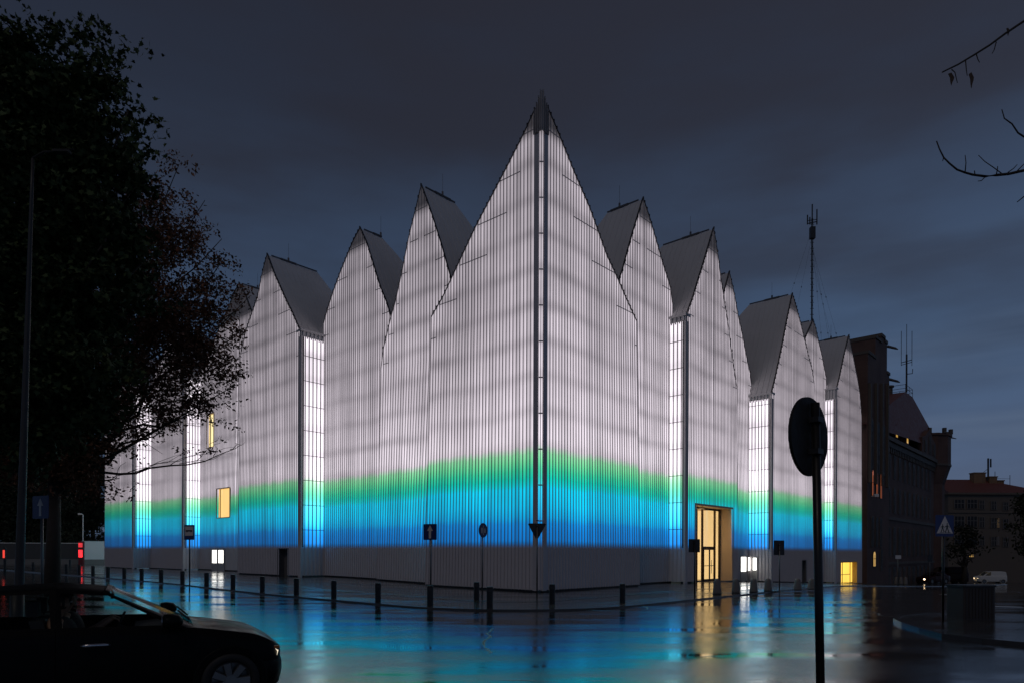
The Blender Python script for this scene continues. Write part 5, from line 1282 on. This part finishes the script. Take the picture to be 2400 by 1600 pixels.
def blobs_to_leaves(blobs, Y, dep, per_m3, rng, cl=6, spread=.22, clump=.2):
    """blobs: (px, py, rx, ry, density) ellipses of foliage at depth Y +- dep; leaves sit in small sprays"""
    out = []; k = Y / 1600
    for px, py, rx, ry, dens in blobs:
        c = at(px, py, Y); RX, RY = rx * k, ry * k; D_ = min(dep, .5 * (RX + RY))
        n = int(4.19 * RX * RY * D_ * per_m3 * dens / cl)
        if n < 1: n = 1
        nc = max(1, n // 7)
        u = rng.normal(0, 1, (nc, 3)); u /= np.linalg.norm(u, axis=1)[:, None]; r_ = rng.uniform(0, 1, nc) ** (1 / 2.4)
        cc = np.array(c)[None] + u * r_[:, None] * np.array([RX, D_, RY])[None]
        P_ = cc[rng.integers(0, nc, n)] + rng.normal(0, clump, (n, 3)) * np.array([1.3, 1.0, .8])
        sp = P_[:, None, :] + rng.normal(0, spread, (n, cl, 3)) * np.array([1, 1, .7])
        out.append(sp.reshape(-1, 3))
    return np.concatenate(out)
def limb(mb, p0, p1, r0, r1, rng, wob=.15, n=7, sag=0.0):
    pts = []
    for i in range(n + 1):
        f = i / n; q_ = p0.lerp(p1, f) + Vector(rng.normal(0, wob, 3)) * math.sin(math.pi * f); q_.z -= sag * math.sin(math.pi * f); pts.append(q_)
    mb.tube(pts, [r0 + (r1 - r0) * i / n for i in range(n + 1)], 7); return pts
# --- big green tree, upper left, near
Y1 = 16.0; b1_ = Vector((at(-110, 1293, Y1).x, Y1, 0)); rng = np.random.default_rng(3)
T1_ = empty('tree', b1_, 'large dark green broadleaf tree filling the upper left corner', 'tree')
tm = MB(); fork = b1_ + Vector((.2, 0, 5.0))
tm.tube([b1_ + Vector((0, 0, -.1)), b1_ + Vector((.05, 0, 2.0)), fork], [.34, .27, .22], 12)
tips1 = [(60, 120, 0), (230, 160, .6), (300, 260, -.4), (330, 420, .3), (250, 560, -.8), (120, 400, .9), (330, 620, 0), (80, 700, -.6), (200, 800, .7), (40, 900, 0), (280, 780, .2), (-150, 300, .5), (-200, 700, 0), (-60, 60, -.5)]
for x, y, dy in tips1: limb(tm, fork + Vector((0, 0, random.uniform(-.8, 1.0))), at(x, y, Y1 + dy), .11, .018, rng, .18)
tm.build('trunk', M['bark'], T1_, True)
bl = [(20, 190, 95, 120, 1), (120, 170, 85, 90, 1), (215, 130, 55, 60, .8), (120, 330, 140, 150, 1.3), (250, 260, 70, 110, .9), (30, 450, 150, 200, 1.4), (200, 470, 130, 150, 1.3), (290, 390, 70, 90, .8), (330, 330, 35, 40, .5), (345, 300, 20, 18, .5), (360, 318, 12, 12, .6),
      (285, 118, 38, 14, .55), (310, 115, 14, 16, .5), (320, 238, 26, 14, .45), (255, 190, 50, 40, .6), (60, 700, 170, 200, 1.4), (220, 660, 110, 150, 1.2), (300, 600, 60, 110, .9), (40, 950, 170, 150, 1.4), (180, 880, 130, 150, 1.3), (-120, 300, 150, 300, .6), (-140, 750, 170, 300, .6), (-40, 90, 60, 90, 1), (5, 65, 30, 35, .7), (150, 90, 40, 40, .6), (115, 85, 20, 30, .6)]
C1_ = blobs_to_leaves(bl, Y1, 1.6, 400, rng, 9, .10, .17)
leaves('crown', C1_, .15, 'maple', M['leaf_green'], T1_, rng)
# --- rusty tree in front of the left gables
Y2 = 22.0; b2_ = Vector((at(120, 1293, Y2).x, Y2, 0)); rng = np.random.default_rng(5)
T2_ = empty('tree', b2_, 'rust brown autumn tree with thinning leaves in front of the left gables', 'tree')
tm = MB(); fork = b2_ + Vector((.1, 0, 4.2))
tm.tube([b2_ + Vector((0, 0, -.1)), b2_ + Vector((.08, 0, 2.2)), fork], [.26, .2, .17], 12)
tips2 = [(420, 385, 0), (480, 470, .5), (520, 560, -.4), (530, 600, .2), (585, 695, .3), (570, 720, -.3), (545, 800, .6), (555, 900, 0), (500, 960, -.5), (400, 990, .4), (300, 1010, 0), (350, 600, .4), (450, 760, -.3), (380, 850, .2), (200, 950, -.6), (280, 1120, .3)]
for x, y, dy in tips2:
    P_ = limb(tm, fork + Vector((.1, 0, random.uniform(-.6, 2.5))), at(x, y, Y2 + dy), .075, .010, rng, .14)
    for _ in range(4):
        k = random.randint(3, 6); limb(tm, P_[k], P_[k] + Vector((random.uniform(-.2, .8), random.uniform(-.4, .4), random.uniform(-.5, .7))), .014, .005, rng, .05, 4)
# the long low bare limb with side twigs
lowp = [at(60, 1085, Y2), at(150, 1092, Y2), at(220, 1104, Y2), at(280, 1110, Y2), at(318, 1108, Y2), at(350, 1096, Y2), at(400, 1090, Y2), at(440, 1088, Y2), at(480, 1080, Y2), at(520, 1062, Y2), at(552, 1050, Y2), at(566, 1040, Y2)]
tm.tube([fork] + lowp, [.07, .055, .05, .045, .04, .036, .03, .026, .022, .018, .014, .010, .006], 7)
for (x0, y0), (x1, y1) in (((318, 1104), (460, 1052)), ((350, 1090), (560, 1045)), ((420, 1086), (545, 1062)), ((300, 1106), (440, 1060)), ((460, 1080), (515, 1020)), ((500, 1068), (520, 1018)), ((540, 1052), (575, 1035)), ((400, 1088), (500, 1050))):
    limb(tm, at(x0, y0, Y2), at(x1, y1, Y2), .012, .004, rng, .05, 6)
tm.build('trunk', M['bark'], T2_, True)
bl = [(360, 560, 75, 130, .9), (420, 425, 30, 44, .5), (390, 400, 24, 30, .35), (350, 420, 25, 40, .5), (435, 480, 28, 36, .5), (430, 560, 55, 75, .75), (480, 560, 38, 24, .4), (520, 548, 14, 12, .3), (495, 605, 45, 34, .5), (532, 592, 12, 8, .3), (360, 760, 130, 150, 1.2), (470, 690, 85, 60, .75), (540, 690, 46, 20, .4), (585, 690, 12, 10, .4), (525, 740, 50, 34, .6), (475, 800, 80, 80, .9), (545, 810, 26, 22, .28), (515, 880, 44, 48, .55), (548, 905, 16, 22, .25), (550, 940, 12, 14, .4), (420, 915, 100, 80, .5), (500, 960, 42, 26, .3), (300, 930, 110, 120, .42), (190, 880, 130, 150, .9), (380, 1010, 80, 34, .16), (300, 1035, 80, 40, .25), (150, 1060, 110, 70, 1.0), (120, 1010, 150, 120, 1.1), (250, 1145, 46, 14, .8), (290, 1146, 24, 10, .5), (180, 1150, 90, 20, .8), (440, 1045, 44, 20, .3), (490, 1052, 34, 14, .35), (535, 1050, 20, 9, .2), (560, 760, 26, 40, .35), (565, 830, 22, 30, .35), (570, 690, 26, 30, .3), (555, 880, 20, 40, .35), (470, 900, 60, 70, .5), (530, 640, 36, 26, .25), (450, 960, 50, 40, .4), (60, 1090, 130, 50, 1)]
C2_ = blobs_to_leaves(bl, Y2, 1.7, 470, rng, 9, .10, .20)
leaves('crown', C2_, .125, 'plain', M['leaf_rust'], T2_, rng)
# --- bare branches entering from the right: a tree whose trunk stands outside the picture
Y3 = 7.5; b3_ = Vector((at(2950, 1293, Y3).x, Y3, 0)); rng = np.random.default_rng(9)
T3_ = empty('tree', b3_, 'nearly bare tree whose thin dark twigs reach in at the upper right', 'tree')
tm = MB(); crown_ = b3_ + Vector((-.3, 0, 4.4))
tm.tube([b3_ + Vector((0, 0, -.1)), b3_ + Vector((-.05, 0, 2.2)), crown_, b3_ + Vector((-.2, .2, 7.5))], [.2, .16, .12, .03], 10)
def twig(pxs, r0, r1, start=None):
    pts = [at(x, y, Y3) for x, y in pxs]
    if start is not None: pts = [start] + pts
    n = len(pts); tm.tube(pts, [r0 + (r1 - r0) * i / (n - 1) for i in range(n)], 6)
twig([(2600, -60), (2480, 0), (2400, 50), (2355, 80), (2320, 106), (2285, 128), (2245, 152), (2222, 163), (2208, 170)], .016, .007, crown_ + Vector((0, 0, 1.5)))
twig([(2600, 360), (2480, 395), (2400, 400), (2365, 408), (2335, 411), (2310, 414), (2280, 410), (2262, 405), (2243, 398), (2226, 384), (2212, 370), (2202, 350), (2195, 331)], .018, .006, crown_ + Vector((0, 0, .4)))
twig([(2560, 340), (2450, 345), (2400, 321), (2386, 312), (2372, 291), (2354, 278), (2348, 257)], .013, .005, crown_ + Vector((0, 0, .8)))
twig([(2480, 430), (2400, 461), (2384, 474)], .012, .005, crown_)
for t_ in ([(2335, 99), (2330, 118), (2325, 126)], [(2288, 127), (2292, 140), (2296, 147)], [(2263, 143), (2265, 165), (2267, 178)], [(2230, 163), (2238, 170), (2244, 195)], [(2262, 403), (2264, 382), (2262, 364)], [(2350, 409), (2330, 394), (2308, 379), (2293, 364)], [(2310, 414), (2300, 424), (2292, 425)], [(2335, 411), (2338, 395), (2338, 390)], [(2362, 405), (2376, 395), (2384, 386)], [(2385, 400), (2400, 385), (2410, 378)], [(2285, 411), (2284, 402), (2284, 400)], [(2212, 368), (2210, 376), (2209, 378)]): twig(t_, .006, .0035)
tm.build('trunk', M['bark'], T3_, True)
lv = MB()
for x, y, w, h in ((2229, 171, 22, 30), (2276, 170, 19, 38), (2362, 66, 13, 19)):
    c = at(x, y, Y3); k = Y3 / 1600
    o_ = [(0, 0), (.5, -.25), (.42, -.45), (.2, -.7), (.02, -1), (-.12, -.75), (-.2, -.45), (-.5, -.2)]
    lv.prism([(a * w * k, b * h * k) for a, b in o_], .004, Matrix.Translation(c) @ Matrix.Rotation(R(90 ), 4, 'X') @ Matrix.Rotation(R(25), 4, 'Y'))
lv.build('crown', M['leaf_rust'], T3_)
lv.m = []
# --- dark trees far off on the left and at the right edge
def fartree(px, ytop, rx, Y, label, seed, group='dark trees in the distance'):
    rng = np.random.default_rng(seed); c = at(px, 1293, Y); c.z = zg(c.x, Y)
    e = empty('tree', c, label, 'tree', group); k = Y / 1600
    H_ = (1293 - ytop) * k + 1.8
    tm = MB(); tm.tube([c + Vector((0, 0, -.1)), c + Vector((.2, 0, H_ * .3)), c + Vector((.1, 0, H_ * .8))], [.4, .3, .06], 9)
    for _ in range(7): limb(tm, c + Vector((.15, 0, H_ * random.uniform(.25, .5))), c + Vector((random.uniform(-.8, .8) * rx * k, random.uniform(-1, 1), H_ * random.uniform(.5, .95))), .12, .03, rng, .3)
    tm.build('trunk', M['bark'], e, True)
    bl = []
    for _ in range(26):
        f = rng.uniform(.0, 1); y = 1300 - (1293 - ytop) * (.02 + .92 * f); bl.append((px + rng.normal(0, .45) * rx * (1.15 - .6 * f), y, rx * rng.uniform(.28, .5), (1293 - ytop) * rng.uniform(.10, .2), 1))
    leaves('crown', blobs_to_leaves(bl, Y, 4.0, 26, rng, 6, .4), .42, 'plain', M['leaf_far'], e, rng); return e
fartree(20, 960, 130, 98, 'tall black tree beyond the plaza at the left edge of the picture', 21)
fartree(130, 1010, 110, 104, 'black tree beyond the plaza, between the left edge and the white wall', 22)
fartree(215, 1080, 80, 110, 'dark tree directly behind the white boundary wall', 23)
fartree(-120, 1000, 120, 96, 'dark tree partly cut off by the left edge of the picture', 24)
fartree(2412, 1135, 40, 70, 'dark tree at the right edge in front of the apartment house', 25)
fartree(2258, 1225, 36, 90, 'low dark tree in front of the apartment house, behind the crossing sign', 26)

# ------------------------------------------------------------------ sky, sun, camera
W_ = bpy.data.worlds.new('World'); SC.world = W_; W_.use_nodes = True
t = NT(W_)
g = t.n('ShaderNodeTexCoord').outputs['Generated']; sx = t.n('ShaderNodeSeparateXYZ'); t.l(g, sx.inputs[0])
sky = t.n('ShaderNodeTexSky', sky_type='NISHITA', sun_disc=False); sky.sun_elevation = R(-3.0); sky.sun_rotation = R(60); sky.altitude = 20; sky.air_density = 1.2; sky.dust_density = 1.5
el = sx.outputs[2]
base = t.ramp(t.mrange(el, 0, .7, 0, 1), [(0, sr(72, 90, 114)), (.16, sr(70, 89, 119)), (.36, sr(61, 82, 111)), (.56, sr(53, 68, 92)), (.75, sr(41, 48, 64)), (1, sr(36, 39, 51))])
cl = t.noise(t.scale(g, (1.2, 1.2, 4.5), R(20)), 1.7, 5, .5)
clf = t.mrange(cl, .40, .66, 0, 1, 'SMOOTHSTEP')
cloud = t.mix(clf, base, t.mix(t.mrange(el, 0, .5, .2, .72), base, sr(40, 41, 51)))
st_ = t.noise(t.scale(g, (.6, .6, 9.0), R(-25)), 2.2, 4, .5)
cloud = t.mix(t.math('MULTIPLY', t.mrange(st_, .47, .68, 0, .75, 'SMOOTHSTEP'), t.mrange(el, .05, .4, 1, 0)), cloud, sr(80, 97, 122))
az = t.mrange(sx.outputs[0], -.6, .6, .84, 1.10)
skys = t.n('ShaderNodeVectorMath', operation='SCALE'); t.l(sky.outputs[0], skys.inputs[0]); skys.inputs['Scale'].default_value = .10
bg1 = t.n('ShaderNodeBackground'); t.l(cloud, bg1.inputs[0]); t.l(az, bg1.inputs[1])
bg2 = t.n('ShaderNodeBackground'); t.l(sky.outputs[0], bg2.inputs[0]); bg2.inputs[1].default_value = .05
ad = t.n('ShaderNodeAddShader'); t.l(bg1.outputs[0], ad.inputs[0]); t.l(bg2.outputs[0], ad.inputs[1])
o = t.n('ShaderNodeOutputWorld'); t.l(ad.outputs[0], o.inputs[0])
s = bpy.data.lights.new('street_fill', 'SUN'); s.energy = .17; s.angle = R(20); s.color = (1, .86, .78)  # dim warm fill added from behind the camera in place of street lighting
so = bpy.data.objects.new('street_fill', s); COL.objects.link(so); so.rotation_euler = (R(42), 0, R(-24))
cam = bpy.data.cameras.new('camera'); cam.sensor_width = 36; cam.lens = 24; cam.shift_y = (H0 - 800) / 2400; cam.clip_start = .1; cam.clip_end = 6000
co = bpy.data.objects.new('camera', cam); COL.objects.link(co)
co.matrix_world = Matrix.Translation((0, 0, CAMZ)) @ Matrix.Rotation(R(90), 4, 'X') @ Matrix.Rotation(ROLL, 4, 'Z')
SC.camera = co
SC.view_settings.view_transform = 'Standard'; SC.view_settings.look = 'None'; SC.view_settings.exposure = 0; SC.view_settings.gamma = 1
SC.render.engine = 'CYCLES'; SC.cycles.use_denoising = True
SC.cycles.max_bounces = 7; SC.cycles.transparent_max_bounces = 12; SC.cycles.sample_clamp_indirect = 3.0
